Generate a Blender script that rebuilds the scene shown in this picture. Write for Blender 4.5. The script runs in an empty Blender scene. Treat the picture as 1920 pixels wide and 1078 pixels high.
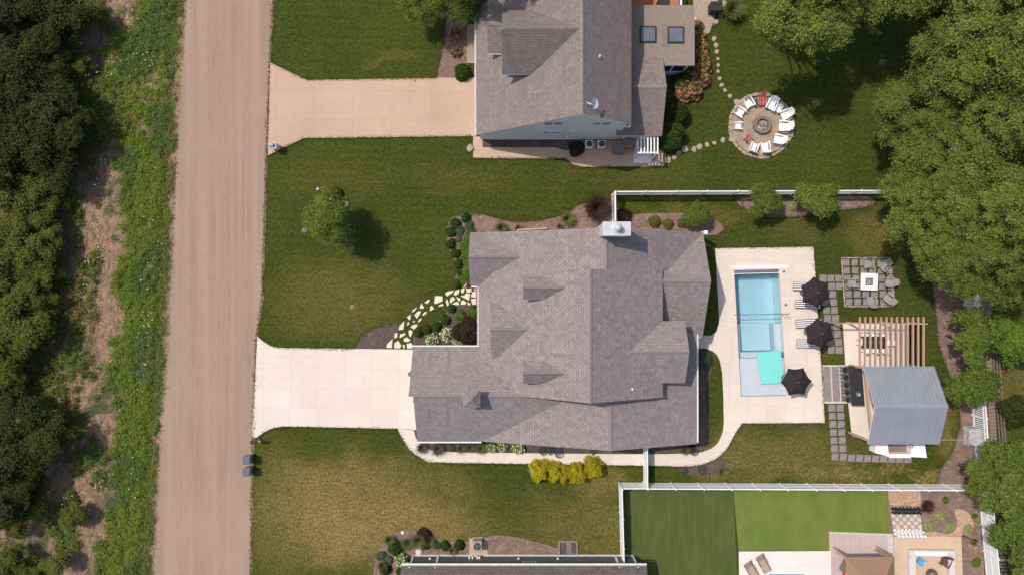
import bpy, math, random
import numpy as np
from mathutils import Vector, Matrix

# ---------------------------------------------------------------- camera, light, exposure
C = bpy.context.scene.collection
SC = bpy.context.scene
H = 58.0            # flying height of the camera in metres
PPM = 22.0          # photograph pixels per metre on the ground
CX, CY = 960.0, 539.0
cam_d = bpy.data.cameras.new("camera")
cam = bpy.data.objects.new("camera", cam_d)
C.objects.link(cam)
cam.location = (0, 0, H)
cam_d.sensor_fit = 'HORIZONTAL'
cam_d.angle = 2 * math.atan(960 / PPM / H)
cam_d.clip_end = 1000
SC.camera = cam

SUN_DIR = Vector((0.52, -0.275, -1.0))
sun_d = bpy.data.lights.new("sun", 'SUN')
sun_d.energy = 3.55
sun_d.angle = math.radians(0.6)
sun_d.color = (1.0, 0.94, 0.86)
sun = bpy.data.objects.new("sun", sun_d)
C.objects.link(sun)
sun.location = (-30, 16, 60)
sun.rotation_euler = SUN_DIR.to_track_quat('-Z', 'Y').to_euler()
world = bpy.data.worlds.new("World")
SC.world = world
world.use_nodes = True
wn = world.node_tree
bg = wn.nodes['Background']
sky = wn.nodes.new('ShaderNodeTexSky')
sky.sky_type = 'NISHITA'
sky.sun_disc = False
sky.sun_elevation = math.radians(59.5)
sky.sun_rotation = math.radians(298)
sky.air_density = 1.0
sky.dust_density = 2.5
wn.links.new(sky.outputs[0], bg.inputs[0])
bg.inputs[1].default_value = 0.15
SC.view_settings.view_transform = 'Standard'
SC.view_settings.look = 'None'
SC.view_settings.exposure = 0.0
SC.view_settings.gamma = 1.0
SC.cycles.max_bounces = 6
SC.cycles.transparent_max_bounces = 12
SC.cycles.use_denoising = True

# ---------------------------------------------------------------- helpers
ORD = ("first second third fourth fifth sixth seventh eighth ninth tenth eleventh twelfth thirteenth fourteenth fifteenth sixteenth "
       "seventeenth eighteenth nineteenth twentieth twenty-first twenty-second twenty-third twenty-fourth twenty-fifth twenty-sixth "
       "twenty-seventh twenty-eighth twenty-ninth thirtieth thirty-first thirty-second thirty-third thirty-fourth thirty-fifth thirty-sixth").split()


def wx(px, z=0.0):
    return (px - CX) / PPM * (H - z) / H


def wy(py, z=0.0):
    return (CY - py) / PPM * (H - z) / H


def W(px, py, z=0.0):
    return Vector((wx(px, z), wy(py, z), z))


def smooth(pts, n=5, closed=True):
    """Catmull-Rom through a list of 2D points."""
    out = []
    m = len(pts)
    for i in range(m if closed else m - 1):
        p0, p1, p2, p3 = (pts[(i + k - 1) % m] if closed else pts[min(max(i + k - 1, 0), m - 1)] for k in range(4))
        for j in range(n):
            t = j / n
            out.append(tuple(0.5 * (2 * p1[a] + (p2[a] - p0[a]) * t + (2 * p0[a] - 5 * p1[a] + 4 * p2[a] - p3[a]) * t * t
                                    + (3 * p1[a] - p0[a] - 3 * p2[a] + p3[a]) * t ** 3) for a in (0, 1)))
    if not closed:
        out.append(tuple(pts[-1]))
    return out


class MB:
    """collects shapes and links them as one mesh object"""

    def __init__(self):
        self.v, self.f, self.m, self.uv, self.s = [], [], [], [], []

    def face(self, pts, m=0, uv=None, smooth_=False):
        i = len(self.v)
        self.v += [tuple(p) for p in pts]
        self.f.append(tuple(range(i, i + len(pts))))
        self.m.append(m)
        self.uv.append(uv)
        self.s.append(smooth_)

    def solid(self, verts, faces, m=0, sm=False):
        i = len(self.v)
        self.v += [tuple(p) for p in verts]
        for f in faces:
            self.f.append(tuple(i + k for k in f))
            self.m.append(m)
            self.uv.append(None)
            self.s.append(sm)

    def box(self, c, s, rz=0.0, m=0, mat=None, bev=0.0):
        x, y, z = s[0] / 2, s[1] / 2, s[2] / 2
        R = mat if mat is not None else Matrix.Rotation(rz, 3, 'Z')
        c = Vector(c)
        if bev > 0:
            b = min(bev, x * .8, y * .8, z * .8)
            vs = []
            for zz, k in ((-z, b), (-z + b, 0), (z - b, 0), (z, b)):
                xx, yy = x - k, y - k
                bb = b
                vs += [(-xx + bb, -yy, zz), (xx - bb, -yy, zz), (xx, -yy + bb, zz), (xx, yy - bb, zz),
                       (xx - bb, yy, zz), (-xx + bb, yy, zz), (-xx, yy - bb, zz), (-xx, -yy + bb, zz)]
            fs = [tuple(range(7, -1, -1)), tuple(range(24, 32))]
            for l in range(3):
                for k in range(8):
                    fs.append((l * 8 + k, l * 8 + (k + 1) % 8, l * 8 + 8 + (k + 1) % 8, l * 8 + 8 + k))
            self.solid([c + R @ Vector(q) for q in vs], fs, m)
            return
        vs = [c + R @ Vector(q) for q in ((-x, -y, -z), (x, -y, -z), (x, y, -z), (-x, y, -z), (-x, -y, z), (x, -y, z), (x, y, z), (-x, y, z))]
        self.solid(vs, [(3, 2, 1, 0), (4, 5, 6, 7), (0, 1, 5, 4), (1, 2, 6, 5), (2, 3, 7, 6), (3, 0, 4, 7)], m)

    def prism(self, poly, z0, z1, m=0, ms=None, bottom=False):
        """poly: 2D world points"""
        a = sum(poly[i][0] * poly[(i + 1) % len(poly)][1] - poly[(i + 1) % len(poly)][0] * poly[i][1] for i in range(len(poly)))
        if a < 0:
            poly = poly[::-1]
        n = len(poly)
        self.face([(p[0], p[1], z1) for p in poly], m)
        for i in range(n):
            p, q = poly[i], poly[(i + 1) % n]
            self.face([(p[0], p[1], z0), (q[0], q[1], z0), (q[0], q[1], z1), (p[0], p[1], z1)], m if ms is None else ms)
        if bottom:
            self.face([(p[0], p[1], z0) for p in poly[::-1]], m)

    def bar(self, p0, p1, w, h, m=0):
        p0, p1 = Vector(p0), Vector(p1)
        d = p1 - p0
        L = d.length
        d.normalize()
        up = Vector((0, 0, 1)) if abs(d.z) < 0.95 else Vector((0, 1, 0))
        s = d.cross(up).normalized()
        u = s.cross(d).normalized()
        self.box((p0 + p1) / 2, (L, w, h), m=m, mat=Matrix((d, s, u)).transposed())

    def tube(self, p0, p1, r0, r1=None, n=8, m=0, caps=True):
        r1 = r0 if r1 is None else r1
        p0, p1 = Vector(p0), Vector(p1)
        d = (p1 - p0).normalized()
        up = Vector((0, 0, 1)) if abs(d.z) < 0.95 else Vector((1, 0, 0))
        s = d.cross(up).normalized()
        u = s.cross(d).normalized()
        vs = []
        for p, r in ((p0, r0), (p1, r1)):
            for k in range(n):
                a = 2 * math.pi * k / n
                vs.append(p + (s * math.cos(a) + u * math.sin(a)) * r)
        fs = [(k, (k + 1) % n, n + (k + 1) % n, n + k) for k in range(n)]
        self.solid(vs, fs, m, True)
        if caps:
            i = len(self.v) - 2 * n
            self.f += [tuple(i + k for k in range(n - 1, -1, -1)), tuple(i + n + k for k in range(n))]
            self.m += [m, m]
            self.uv += [None, None]
            self.s += [False, False]

    def lathe(self, prof, c=(0, 0, 0), n=20, m=0, sm=True):
        c = Vector(c)
        vs = []
        for r, z in prof:
            for k in range(n):
                a = 2 * math.pi * k / n
                vs.append(c + Vector((r * math.cos(a), r * math.sin(a), z)))
        fs = []
        for j in range(len(prof) - 1):
            for k in range(n):
                fs.append((j * n + k, j * n + (k + 1) % n, (j + 1) * n + (k + 1) % n, (j + 1) * n + k))
        self.solid(vs, fs, m, sm)

    def build(self, name, mats, parent=None, world_space=False):
        me = bpy.data.meshes.new(name)
        off = Vector((0, 0, 0))
        if parent is not None and world_space:
            off = parent.location
            p = parent.parent
            while p:
                off = off + p.location
                p = p.parent
        me.from_pydata([(v[0] - off[0], v[1] - off[1], v[2] - off[2]) for v in self.v], [], self.f)
        for mt in (mats if isinstance(mats, (list, tuple)) else [mats]):
            me.materials.append(mt)
        me.polygons.foreach_set('material_index', self.m)
        me.polygons.foreach_set('use_smooth', self.s)
        if any(u is not None for u in self.uv):
            uvl = me.uv_layers.new(name='UVMap')
            k = 0
            for f, u in zip(self.f, self.uv):
                for j in range(len(f)):
                    uvl.data[k].uv = u[j] if u is not None else (0, 0)
                    k += 1
        me.update()
        o = bpy.data.objects.new(name, me)
        C.objects.link(o)
        if parent is not None:
            o.parent = parent
        return o


def tag(o, label, cat, group=None):
    o['label'] = label
    o['category'] = cat
    o['kind'] = 'thing'
    if group:
        o['group'] = group
    return o


def thing(name, label, cat, loc=(0, 0, 0), rz=0.0, group=None):
    o = bpy.data.objects.new(name, None)
    o.empty_display_size = 0.3
    C.objects.link(o)
    o.location = loc
    o.rotation_euler = (0, 0, rz)
    return tag(o, label, cat, group)


def struct(o, kind='structure'):
    o['kind'] = kind
    return o


def kids(o):
    return [c for c in o.children]


def dup(root, loc, rz=0.0, scale=1.0, label=None, group=None):
    r = root.copy()
    C.objects.link(r)
    r.location = loc
    r.rotation_euler = (0, 0, rz)
    r.scale = (scale, scale, scale) if not isinstance(scale, (tuple, list)) else scale
    if label:
        r['label'] = label
    if group:
        r['group'] = group
    for ch in kids(root):
        c = ch.copy()
        C.objects.link(c)
        c.parent = r
        for g in kids(ch):
            d = g.copy()
            C.objects.link(d)
            d.parent = c
    return r


class Kind:
    """first placement moves the prototype itself, every later one copies it"""

    def __init__(self, proto):
        self.p, self.used = proto, False

    def put(self, loc, rz=0.0, scale=1.0, label=None, group=None):
        if not self.used:
            self.used = True
            r = self.p
            r.location = loc
            r.rotation_euler = (0, 0, rz)
            r.scale = (scale, scale, scale) if not isinstance(scale, (tuple, list)) else scale
            if label:
                r['label'] = label
            if group:
                r['group'] = group
            return r
        return dup(self.p, loc, rz, scale, label, group)


# ---------------------------------------------------------------- materials
def new_mat(name):
    m = bpy.data.materials.new(name)
    m.use_nodes = True
    nt = m.node_tree
    b = nt.nodes['Principled BSDF']
    return m, nt, b


def N(nt, typ, **kw):
    n = nt.nodes.new(typ)
    for k, v in kw.items():
        if k.startswith('i_'):
            n.inputs[k[2:].replace('_', ' ')].default_value = v
        else:
            setattr(n, k, v)
    return n


def L(nt, a, b):
    nt.links.new(a, b)


def rgba(c):
    return (c[0], c[1], c[2], 1.0)


def mixc(nt, fac, a, b, typ='MIX'):
    n = nt.nodes.new('ShaderNodeMix')
    n.data_type = 'RGBA'
    n.blend_type = typ
    for sock, val in ((n.inputs[0], fac), (n.inputs[6], a), (n.inputs[7], b)):
        if hasattr(val, 'is_linked'):
            nt.links.new(val, sock)
        elif isinstance(val, (int, float)):
            sock.default_value = val
        else:
            sock.default_value = rgba(val)
    return n.outputs[2]


def noise(nt, vec, scale, detail=4.0, rough=0.6, dist=0.0):
    n = nt.nodes.new('ShaderNodeTexNoise')
    n.inputs['Scale'].default_value = scale
    n.inputs['Detail'].default_value = detail
    n.inputs['Roughness'].default_value = rough
    n.inputs['Distortion'].default_value = dist
    L(nt, vec, n.inputs['Vector'])
    return n.outputs[0]


def ramp(nt, fac, lo, hi):
    n = nt.nodes.new('ShaderNodeMapRange')
    n.clamp = True
    n.interpolation_type = 'SMOOTHSTEP'
    L(nt, fac, n.inputs[0])
    n.inputs[1].default_value = lo
    n.inputs[2].default_value = hi
    return n.outputs[0]


def math_(nt, op, a, b=0.0):
    n = nt.nodes.new('ShaderNodeMath')
    n.operation = op
    for s, v in ((n.inputs[0], a), (n.inputs[1], b)):
        if hasattr(v, 'is_linked'):
            L(nt, v, s)
        else:
            s.default_value = v
    return n.outputs[0]


def mapping(nt, vec, scale=(1, 1, 1), rot=(0, 0, 0), loc=(0, 0, 0)):
    n = nt.nodes.new('ShaderNodeMapping')
    L(nt, vec, n.inputs[0])
    n.inputs['Scale'].default_value = scale
    n.inputs['Rotation'].default_value = rot
    n.inputs['Location'].default_value = loc
    return n.outputs[0]


def bump(nt, b, h, strength=0.5, dist=0.02):
    n = nt.nodes.new('ShaderNodeBump')
    n.inputs['Strength'].default_value = strength
    n.inputs['Distance'].default_value = dist
    L(nt, h, n.inputs['Height'])
    L(nt, n.outputs[0], b.inputs['Normal'])


def objco(nt):
    return nt.nodes.new('ShaderNodeTexCoord').outputs['Object']


def mat(name, c1, c2=None, scale=6.0, rough=0.7, spec=0.3, metal=0.0, bmp=0.0, stretch=(1, 1, 1), detail=5.0, lo=0.3, hi=0.7):
    m, nt, b = new_mat(name)
    b.inputs['Roughness'].default_value = rough
    b.inputs['Specular IOR Level'].default_value = spec
    b.inputs['Metallic'].default_value = metal
    if c2 is None:
        c2 = tuple(k * 0.8 for k in c1)
    v = mapping(nt, objco(nt), stretch)
    h = noise(nt, v, scale, detail)
    L(nt, mixc(nt, ramp(nt, h, lo, hi), c1, c2), b.inputs['Base Color'])
    if bmp:
        bump(nt, b, h, bmp)
    return m


def shingle_mat(name, c1, c2, mortar, bw=0.33, rh=0.21):
    m, nt, b = new_mat(name)
    b.inputs['Roughness'].default_value = 0.95
    b.inputs['Specular IOR Level'].default_value = 0.1
    uv = nt.nodes.new('ShaderNodeTexCoord').outputs['UV']
    br = nt.nodes.new('ShaderNodeTexBrick')
    br.offset = 0.5
    br.inputs['Color1'].default_value = rgba(c1)
    br.inputs['Color2'].default_value = rgba(c2)
    br.inputs['Mortar'].default_value = rgba(mortar)
    br.inputs['Scale'].default_value = 1.0
    br.inputs['Mortar Size'].default_value = 0.026
    br.inputs['Mortar Smooth'].default_value = 0.4
    br.inputs['Brick Width'].default_value = bw
    br.inputs['Row Height'].default_value = rh
    L(nt, uv, br.inputs['Vector'])
    br2 = nt.nodes.new('ShaderNodeTexBrick')
    br2.offset = 0.37
    br2.inputs['Color1'].default_value = rgba((.74, .74, .74))
    br2.inputs['Color2'].default_value = rgba((1.18, 1.17, 1.16))
    br2.inputs['Mortar'].default_value = rgba((.9, .9, .9))
    br2.inputs['Scale'].default_value = 1.0
    br2.inputs['Mortar Size'].default_value = 0.0
    br2.inputs['Brick Width'].default_value = bw * 0.9
    br2.inputs['Row Height'].default_value = rh * 2
    L(nt, mapping(nt, uv, loc=(.13, .05, 0)), br2.inputs['Vector'])
    c = mixc(nt, 0.5, br.outputs[0], br2.outputs[0], 'MULTIPLY')
    big = noise(nt, mapping(nt, uv, (1, .45, 1)), 0.5, 4)
    c = mixc(nt, math_(nt, 'MULTIPLY', ramp(nt, big, .35, .8), .5), c, tuple(0.5 * (a + d) * .86 for a, d in zip(c1, c2)))
    fine = noise(nt, uv, 30, 3)
    c = mixc(nt, 0.35, c, mixc(nt, fine, (.55, .55, .55), (1.4, 1.4, 1.4)), 'MULTIPLY')
    L(nt, c, b.inputs['Base Color'])
    bump(nt, b, br.outputs['Fac'], -0.4, 0.02)
    return m


def concrete_mat(name, c1, c2, jw=3.0, jh=3.0, rot=0.0, loc=(0, 0, 0), joint=(.3, .26, .22)):
    m, nt, b = new_mat(name)
    b.inputs['Roughness'].default_value = 0.85
    b.inputs['Specular IOR Level'].default_value = 0.2
    o = objco(nt)
    big = noise(nt, o, 0.25, 5, .6)
    med = noise(nt, o, 1.6, 5, .65)
    fine = noise(nt, o, 25, 3)
    c = mixc(nt, ramp(nt, big, .3, .7), c1, c2)
    c = mixc(nt, 0.25, c, mixc(nt, med, (.7, .68, .66), (1.25, 1.25, 1.25)), 'MULTIPLY')
    c = mixc(nt, 0.2, c, mixc(nt, fine, (.7, .7, .7), (1.25, 1.25, 1.25)), 'MULTIPLY')
    st = noise(nt, mapping(nt, o, (.35, 1.3, 1)), .8, 5, .7, .8)
    c = mixc(nt, math_(nt, 'MULTIPLY', ramp(nt, st, .54, .74), .22), c, tuple(k * .62 for k in c2))
    br = nt.nodes.new('ShaderNodeTexBrick')
    br.offset = 0.0
    br.inputs['Scale'].default_value = 1.0
    br.inputs['Mortar Size'].default_value = 0.014
    br.inputs['Mortar Smooth'].default_value = 0.3
    br.inputs['Brick Width'].default_value = jw
    br.inputs['Row Height'].default_value = jh
    br.inputs['Color1'].default_value = rgba((.95, .95, .95))
    br.inputs['Color2'].default_value = rgba((1.02, 1.02, 1.02))
    br.inputs['Mortar'].default_value = rgba((.80, .78, .75))
    L(nt, mapping(nt, o, rot=(0, 0, rot), loc=loc), br.inputs['Vector'])
    c = mixc(nt, 1.0, c, br.outputs[0], 'MULTIPLY')
    L(nt, c, b.inputs['Base Color'])
    bump(nt, b, med, .08, .02)
    return m


def blob_mask(nt, pos, blobs):
    """soft spots on the ground where the turf itself is drier (photo px: x, y, rx, ry, amount)"""
    tot = None
    for x, y, rx, ry, am in blobs:
        v = N(nt, 'ShaderNodeVectorMath', operation='SUBTRACT')
        L(nt, pos, v.inputs[0])
        v.inputs[1].default_value = (wx(x), wy(y), 0)
        s = N(nt, 'ShaderNodeVectorMath', operation='MULTIPLY')
        L(nt, v.outputs[0], s.inputs[0])
        s.inputs[1].default_value = (PPM / rx, PPM / ry, 0)
        ln = N(nt, 'ShaderNodeVectorMath', operation='LENGTH')
        L(nt, s.outputs[0], ln.inputs[0])
        mr = nt.nodes.new('ShaderNodeMapRange')
        mr.interpolation_type = 'SMOOTHSTEP'
        mr.inputs[1].default_value = 1.25
        mr.inputs[2].default_value = 0.35
        mr.inputs[4].default_value = am
        L(nt, ln.outputs['Value'], mr.inputs[0])
        tot = mr.outputs[0] if tot is None else math_(nt, 'ADD', tot, mr.outputs[0])
    return tot


DRY = [(700, 960, 230, 110, .62), (760, 1010, 200, 90, .45), (545, 990, 130, 130, .38), (640, 880, 160, 60, .25), (1100, 990, 140, 90, .45),
       (1130, 900, 60, 30, .5), (1450, 845, 170, 60, .5), (1770, 790, 30, 70, .45), (1440, 905, 120, 14, .3), (1650, 640, 100, 60, .12), (1600, 885, 130, 22, .3), (1650, 440, 60, 60, .4), (1300, 395, 140, 24, .3),
       (1500, 430, 60, 30, .2), (640, 560, 150, 80, .34), (620, 330, 120, 40, .12), (850, 330, 120, 30, .15), (1900, 730, 60, 90, .4), (1790, 830, 25, 60, .3),
       (1745, 900, 45, 30, .7), (735, 112, 60, 14, .22), (1150, 320, 160, 40, .1), (1560, 640, 60, 60, .15), (520, 860, 60, 60, .2), (1335, 870, 60, 40, .3)]


def grass_mat():
    m, nt, b = new_mat('lawn_grass')
    b.inputs['Roughness'].default_value = 0.9
    b.inputs['Specular IOR Level'].default_value = 0.03
    o = objco(nt)
    warp = N(nt, 'ShaderNodeVectorMath', operation='ADD')
    L(nt, o, warp.inputs[0])
    nz = nt.nodes.new('ShaderNodeTexNoise')
    nz.inputs['Scale'].default_value = .35
    nz.inputs['Detail'].default_value = 4
    L(nt, o, nz.inputs['Vector'])
    sub = N(nt, 'ShaderNodeVectorMath', operation='MULTIPLY_ADD')
    L(nt, nz.outputs['Color'], sub.inputs[0])
    sub.inputs[1].default_value = (5, 5, 0)
    sub.inputs[2].default_value = (-2.5, -2.5, 0)
    L(nt, sub.outputs[0], warp.inputs[1])
    dry = blob_mask(nt, warp.outputs[0], DRY)
    big = noise(nt, o, 0.16, 5, .6)
    med = noise(nt, o, 1.3, 6, .7)
    fine = noise(nt, o, 5.5, 7, .85)
    c = mixc(nt, ramp(nt, big, .3, .7), G1, G2)
    c = mixc(nt, ramp(nt, med, .3, .75), c, G3)
    mot = noise(nt, mapping(nt, o, (1, 1.25, 1)), 2.8, 5, .75)
    c = mixc(nt, .8, c, mixc(nt, ramp(nt, mot, .28, .72), (.62, .66, .6), (1.42, 1.36, 1.4)), 'MULTIPLY')
    tus = noise(nt, o, .55, 4, .7)
    c = mixc(nt, math_(nt, 'MULTIPLY', ramp(nt, tus, .55, .75), .55), c, (.036, .066, .010))
    # mowing passes: grass laid alternately
    wv = nt.nodes.new('ShaderNodeTexWave')
    wv.wave_type = 'BANDS'
    wv.bands_direction = 'Y'
    wv.inputs['Scale'].default_value = 0.42
    wv.inputs['Distortion'].default_value = 1.2
    wv.inputs['Detail'].default_value = 2
    L(nt, mapping(nt, o, rot=(0, 0, .03)), wv.inputs['Vector'])
    c = mixc(nt, 0.22, c, mixc(nt, wv.outputs[1], (.75, .8, .8), (1.25, 1.2, 1.1)), 'MULTIPLY')
    # dry blades
    df = math_(nt, 'MULTIPLY', dry, ramp(nt, math_(nt, 'ADD', math_(nt, 'MULTIPLY', fine, .65), math_(nt, 'MULTIPLY', med, .35)), .32, .62))
    c = mixc(nt, math_(nt, 'MULTIPLY', dry, .38), c, (.105, .092, .024))
    df = math_(nt, 'MINIMUM', df, 1.0)
    c = mixc(nt, math_(nt, 'MULTIPLY', df, .75), c, (.265, .18, .075))
    rid = math_(nt, 'ABSOLUTE', math_(nt, 'SUBTRACT', noise(nt, o, .9, 4, .65, 1.0), .5))
    vein = math_(nt, 'MULTIPLY', ramp(nt, rid, .016, .0), blob_mask(nt, warp.outputs[0], [(1640, 885, 130, 24, 1.2), (1480, 880, 70, 14, .6), (1300, 400, 90, 16, .5)]))
    c = mixc(nt, math_(nt, 'MINIMUM', vein, .8), c, (.34, .21, .10))
    spots = noise(nt, o, 2.2, 3, .5)
    c = mixc(nt, math_(nt, 'MULTIPLY', ramp(nt, spots, .70, .80), .45), c, (.22, .16, .07))
    c = mixc(nt, 0.9, c, mixc(nt, ramp(nt, fine, .25, .75), (.35, .38, .3), (1.75, 1.7, 1.7)), 'MULTIPLY')
    L(nt, c, b.inputs['Base Color'])
    bump(nt, b, fine, .9, .06)
    return m


G1, G2, G3 = (.031, .049, .008), (.052, .067, .013), (.054, .060, .013)
M = {}
M['grass'] = grass_mat()


def forest_floor_mat():
    m, nt, b = new_mat('forest_floor')
    b.inputs['Roughness'].default_value = 0.95
    o = objco(nt)
    n1 = noise(nt, o, .22, 5, .65, .6)
    n2 = noise(nt, mapping(nt, o, (1.3, .5, 1)), 2.6, 6, .75)
    n3 = noise(nt, o, 9, 4, .7)
    c = mixc(nt, ramp(nt, n2, .3, .7), (.12, .075, .045), (.35, .22, .14))
    c = mixc(nt, ramp(nt, n1, .5, .62), c, (.05, .065, .018))
    c = mixc(nt, .8, c, mixc(nt, n3, (.4, .4, .4), (1.6, 1.6, 1.6)), 'MULTIPLY')
    L(nt, c, b.inputs['Base Color'])
    bump(nt, b, n3, .8, .08)
    return m


def road_mat():
    m, nt, b = new_mat('road_chipseal')
    b.inputs['Roughness'].default_value = 0.9
    b.inputs['Specular IOR Level'].default_value = 0.15
    o = objco(nt)
    v = mapping(nt, o, (1, .02, 1), rot=(0, 0, -.045))
    s1 = noise(nt, v, 0.9, 4, .6)
    s2 = noise(nt, mapping(nt, o, (1, .05, 1), rot=(0, 0, -.045)), 4, 4, .7)
    f = noise(nt, o, 22, 4, .8)
    big = noise(nt, o, .12, 4)
    c = mixc(nt, ramp(nt, s1, .35, .62), (.345, .242, .180), (.275, .192, .142))
    c = mixc(nt, ramp(nt, s2, .55, .8), c, (.26, .172, .125))
    c = mixc(nt, ramp(nt, big, .4, .75), c, (.335, .235, .17))
    c = mixc(nt, .8, c, mixc(nt, ramp(nt, f, .25, .75), (.6, .6, .6), (1.35, 1.35, 1.35)), 'MULTIPLY')
    tr = noise(nt, mapping(nt, o, (1, .09, 1), rot=(0, 0, -.045), loc=(3, 1, 0)), 2.2, 3, .5)
    c = mixc(nt, math_(nt, 'MULTIPLY', ramp(nt, tr, .62, .78), .35), c, (.17, .12, .10))
    L(nt, c, b.inputs['Base Color'])
    bump(nt, b, f, .4, .02)
    return m


def mulch_mat(name, c1, c2):
    m, nt, b = new_mat(name)
    b.inputs['Roughness'].default_value = 0.95
    o = objco(nt)
    vo = nt.nodes.new('ShaderNodeTexVoronoi')
    vo.inputs['Scale'].default_value = 9
    L(nt, mapping(nt, o, (1, 1.8, 1)), vo.inputs['Vector'])
    n = noise(nt, o, 1.2, 5, .7)
    f = noise(nt, o, 18, 4, .75)
    c = mixc(nt, ramp(nt, f, .3, .7), c1, c2)
    sc = nt.nodes.new('ShaderNodeSeparateColor')
    L(nt, vo.outputs['Color'], sc.inputs[0])
    c = mixc(nt, .55, c, mixc(nt, sc.outputs[0], (.45, .45, .45), (1.6, 1.55, 1.5)), 'MULTIPLY')
    c = mixc(nt, ramp(nt, n, .45, .75), c, tuple(k * 1.25 for k in c2))
    L(nt, c, b.inputs['Base Color'])
    bump(nt, b, f, .9, .05)
    return m


def leaf_mat(name, ca, cb, tr=0.3, cc=None):
    m, nt, b = new_mat(name)
    g = nt.nodes.new('ShaderNodeNewGeometry')
    oi = nt.nodes.new('ShaderNodeObjectInfo')
    c = mixc(nt, g.outputs['Random Per Island'], ca, cb)
    if cc:
        c = mixc(nt, ramp(nt, g.outputs['Random Per Island'], .95, .955), c, cc)
    c = mixc(nt, .5, c, mixc(nt, oi.outputs['Random'], (.64, .70, .66), (1.36, 1.28, 1.22)), 'MULTIPLY')
    L(nt, c, b.inputs['Base Color'])
    b.inputs['Roughness'].default_value = 0.7
    b.inputs['Specular IOR Level'].default_value = 0.12
    t = nt.nodes.new('ShaderNodeBsdfTranslucent')
    L(nt, mixc(nt, .6, c, (1.2, 1.25, .5), 'MULTIPLY'), t.inputs[0])
    mx = nt.nodes.new('ShaderNodeMixShader')
    mx.inputs[0].default_value = tr
    out = nt.nodes['Material Output']
    L(nt, b.outputs[0], mx.inputs[1])
    L(nt, t.outputs[0], mx.inputs[2])
    L(nt, mx.outputs[0], out.inputs[0])
    return m


def stripes_mat(name, ca, cb, period, axis=1, duty=.5, off=0.0, rough=.8):
    m, nt, b = new_mat(name)
    b.inputs['Roughness'].default_value = rough
    s = nt.nodes.new('ShaderNodeSeparateXYZ')
    L(nt, objco(nt), s.inputs[0])
    f = math_(nt, 'FRACT', math_(nt, 'ADD', math_(nt, 'DIVIDE', s.outputs[axis], period), off))
    L(nt, mixc(nt, math_(nt, 'GREATER_THAN', f, duty), ca, cb), b.inputs['Base Color'])
    return m


M['floor'] = forest_floor_mat()
M['road'] = road_mat()
M['verge'] = mat('road_verge_dirt', (.34, .22, .13), (.20, .14, .07), 3, .95, bmp=.4)
M['mulch'] = mulch_mat('mulch_dark', (.055, .038, .032), (.12, .085, .07))
M['mulch_b'] = mulch_mat('mulch_brown', (.115, .075, .058), (.25, .165, .13))
M['sand'] = mulch_mat('bare_sand', (.36, .23, .15), (.46, .31, .2))
M['conc_n'] = concrete_mat('concrete_tan', (.50, .345, .25), (.45, .31, .225), 3.3, 2.5, .012, (.5, .9, 0))
M['conc_m'] = concrete_mat('concrete_cream', (.67, .575, .495), (.62, .53, .455), 2.3, 1.68, .01, (.4, .35, 0))
M['cover_g'] = mat('utility_cover_grey', (.17, .175, .17), (.13, .135, .13), 6, .9, .1)
M['conc_p'] = concrete_mat('concrete_pool_deck', (.68, .585, .50), (.63, .53, .455), 1.62, 1.75, .05, (.55, .2, 0))
M['conc_s'] = concrete_mat('concrete_pale', (.72, .64, .60), (.70, .60, .55), 9, 9, 0)
M['conc_g'] = concrete_mat('concrete_aged', (.36, .285, .22), (.30, .24, .19), 1.8, 1.8, 0)
M['white'] = mat('white_vinyl', (.80, .80, .79), (.74, .74, .74), 3, .45)
M['white_p'] = mat('white_paint', (.78, .77, .75), (.70, .69, .67), 4, .5)
M['shing_m'] = shingle_mat('shingles_grey', (.292, .247, .236), (.230, .193, .186), (.172, .144, .141))
M['shing_n'] = shingle_mat('shingles_brown_grey', (.250, .207, .187), (.205, .169, .153), (.15, .122, .112))
M['shing_b'] = shingle_mat('shingles_dark', (.15, .118, .112), (.11, .088, .085), (.06, .05, .05))
M['cap_m'] = mat('ridge_cap_grey', (.235, .200, .198), (.19, .16, .16), 8, .95, .1)
M['cap_n'] = mat('ridge_cap_brown', (.27, .225, .195), (.20, .165, .145), 5, .95, .1)
M['side_m'] = mat('siding_pale', (.55, .54, .52), (.50, .49, .48), 3, .7)
M['side_n'] = stripes_mat('siding_sage', (.60, .62, .57), (.66, .68, .63), .14, 2, .25)
M['side_b'] = stripes_mat('siding_slate', (.075, .088, .092), (.095, .11, .115), .18, 2, .2)
M['glass'] = mat('window_glass', (.02, .025, .03), (.03, .035, .045), 2, .08, .6)
M['metal'] = mat('galvanised_metal', (.45, .46, .48), (.38, .39, .41), 5, .35, .5, .7)
M['dark'] = mat('dark_plastic', (.022, .022, .024), (.035, .034, .036), 7, .55)
M['black'] = mat('black_cloth', (.026, .020, .021), (.038, .030, .031), 9, .9, .15)
M['grey'] = mat('grey_plastic', (.33, .29, .275), (.29, .255, .245), 4, .6)
M['greyd'] = mat('grey_steel', (.16, .165, .175), (.13, .13, .14), 5, .5)
M['bin'] = mat('bin_plastic', (.12, .135, .17), (.09, .10, .13), 5, .45)
M['wood'] = mat('cedar_wood', (.52, .33, .225), (.42, .26, .175), 6, .7, stretch=(8, 1, 8))
M['wood_x'] = mat('cedar_wood_cross', (.52, .33, .225), (.42, .26, .175), 6, .7, stretch=(1, 8, 8))
M['wood_g'] = mat('weathered_wood', (.26, .205, .165), (.17, .13, .105), 4, .85, stretch=(6, 1, 6))
M['deck'] = mat('red_decking', (.42, .15, .08), (.36, .11, .06), 2, .7, stretch=(1, 8, 1))
M['bark'] = mat('tree_bark', (.10, .075, .055), (.06, .045, .035), 9, .95, bmp=.6, stretch=(2, 2, .4))
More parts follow.
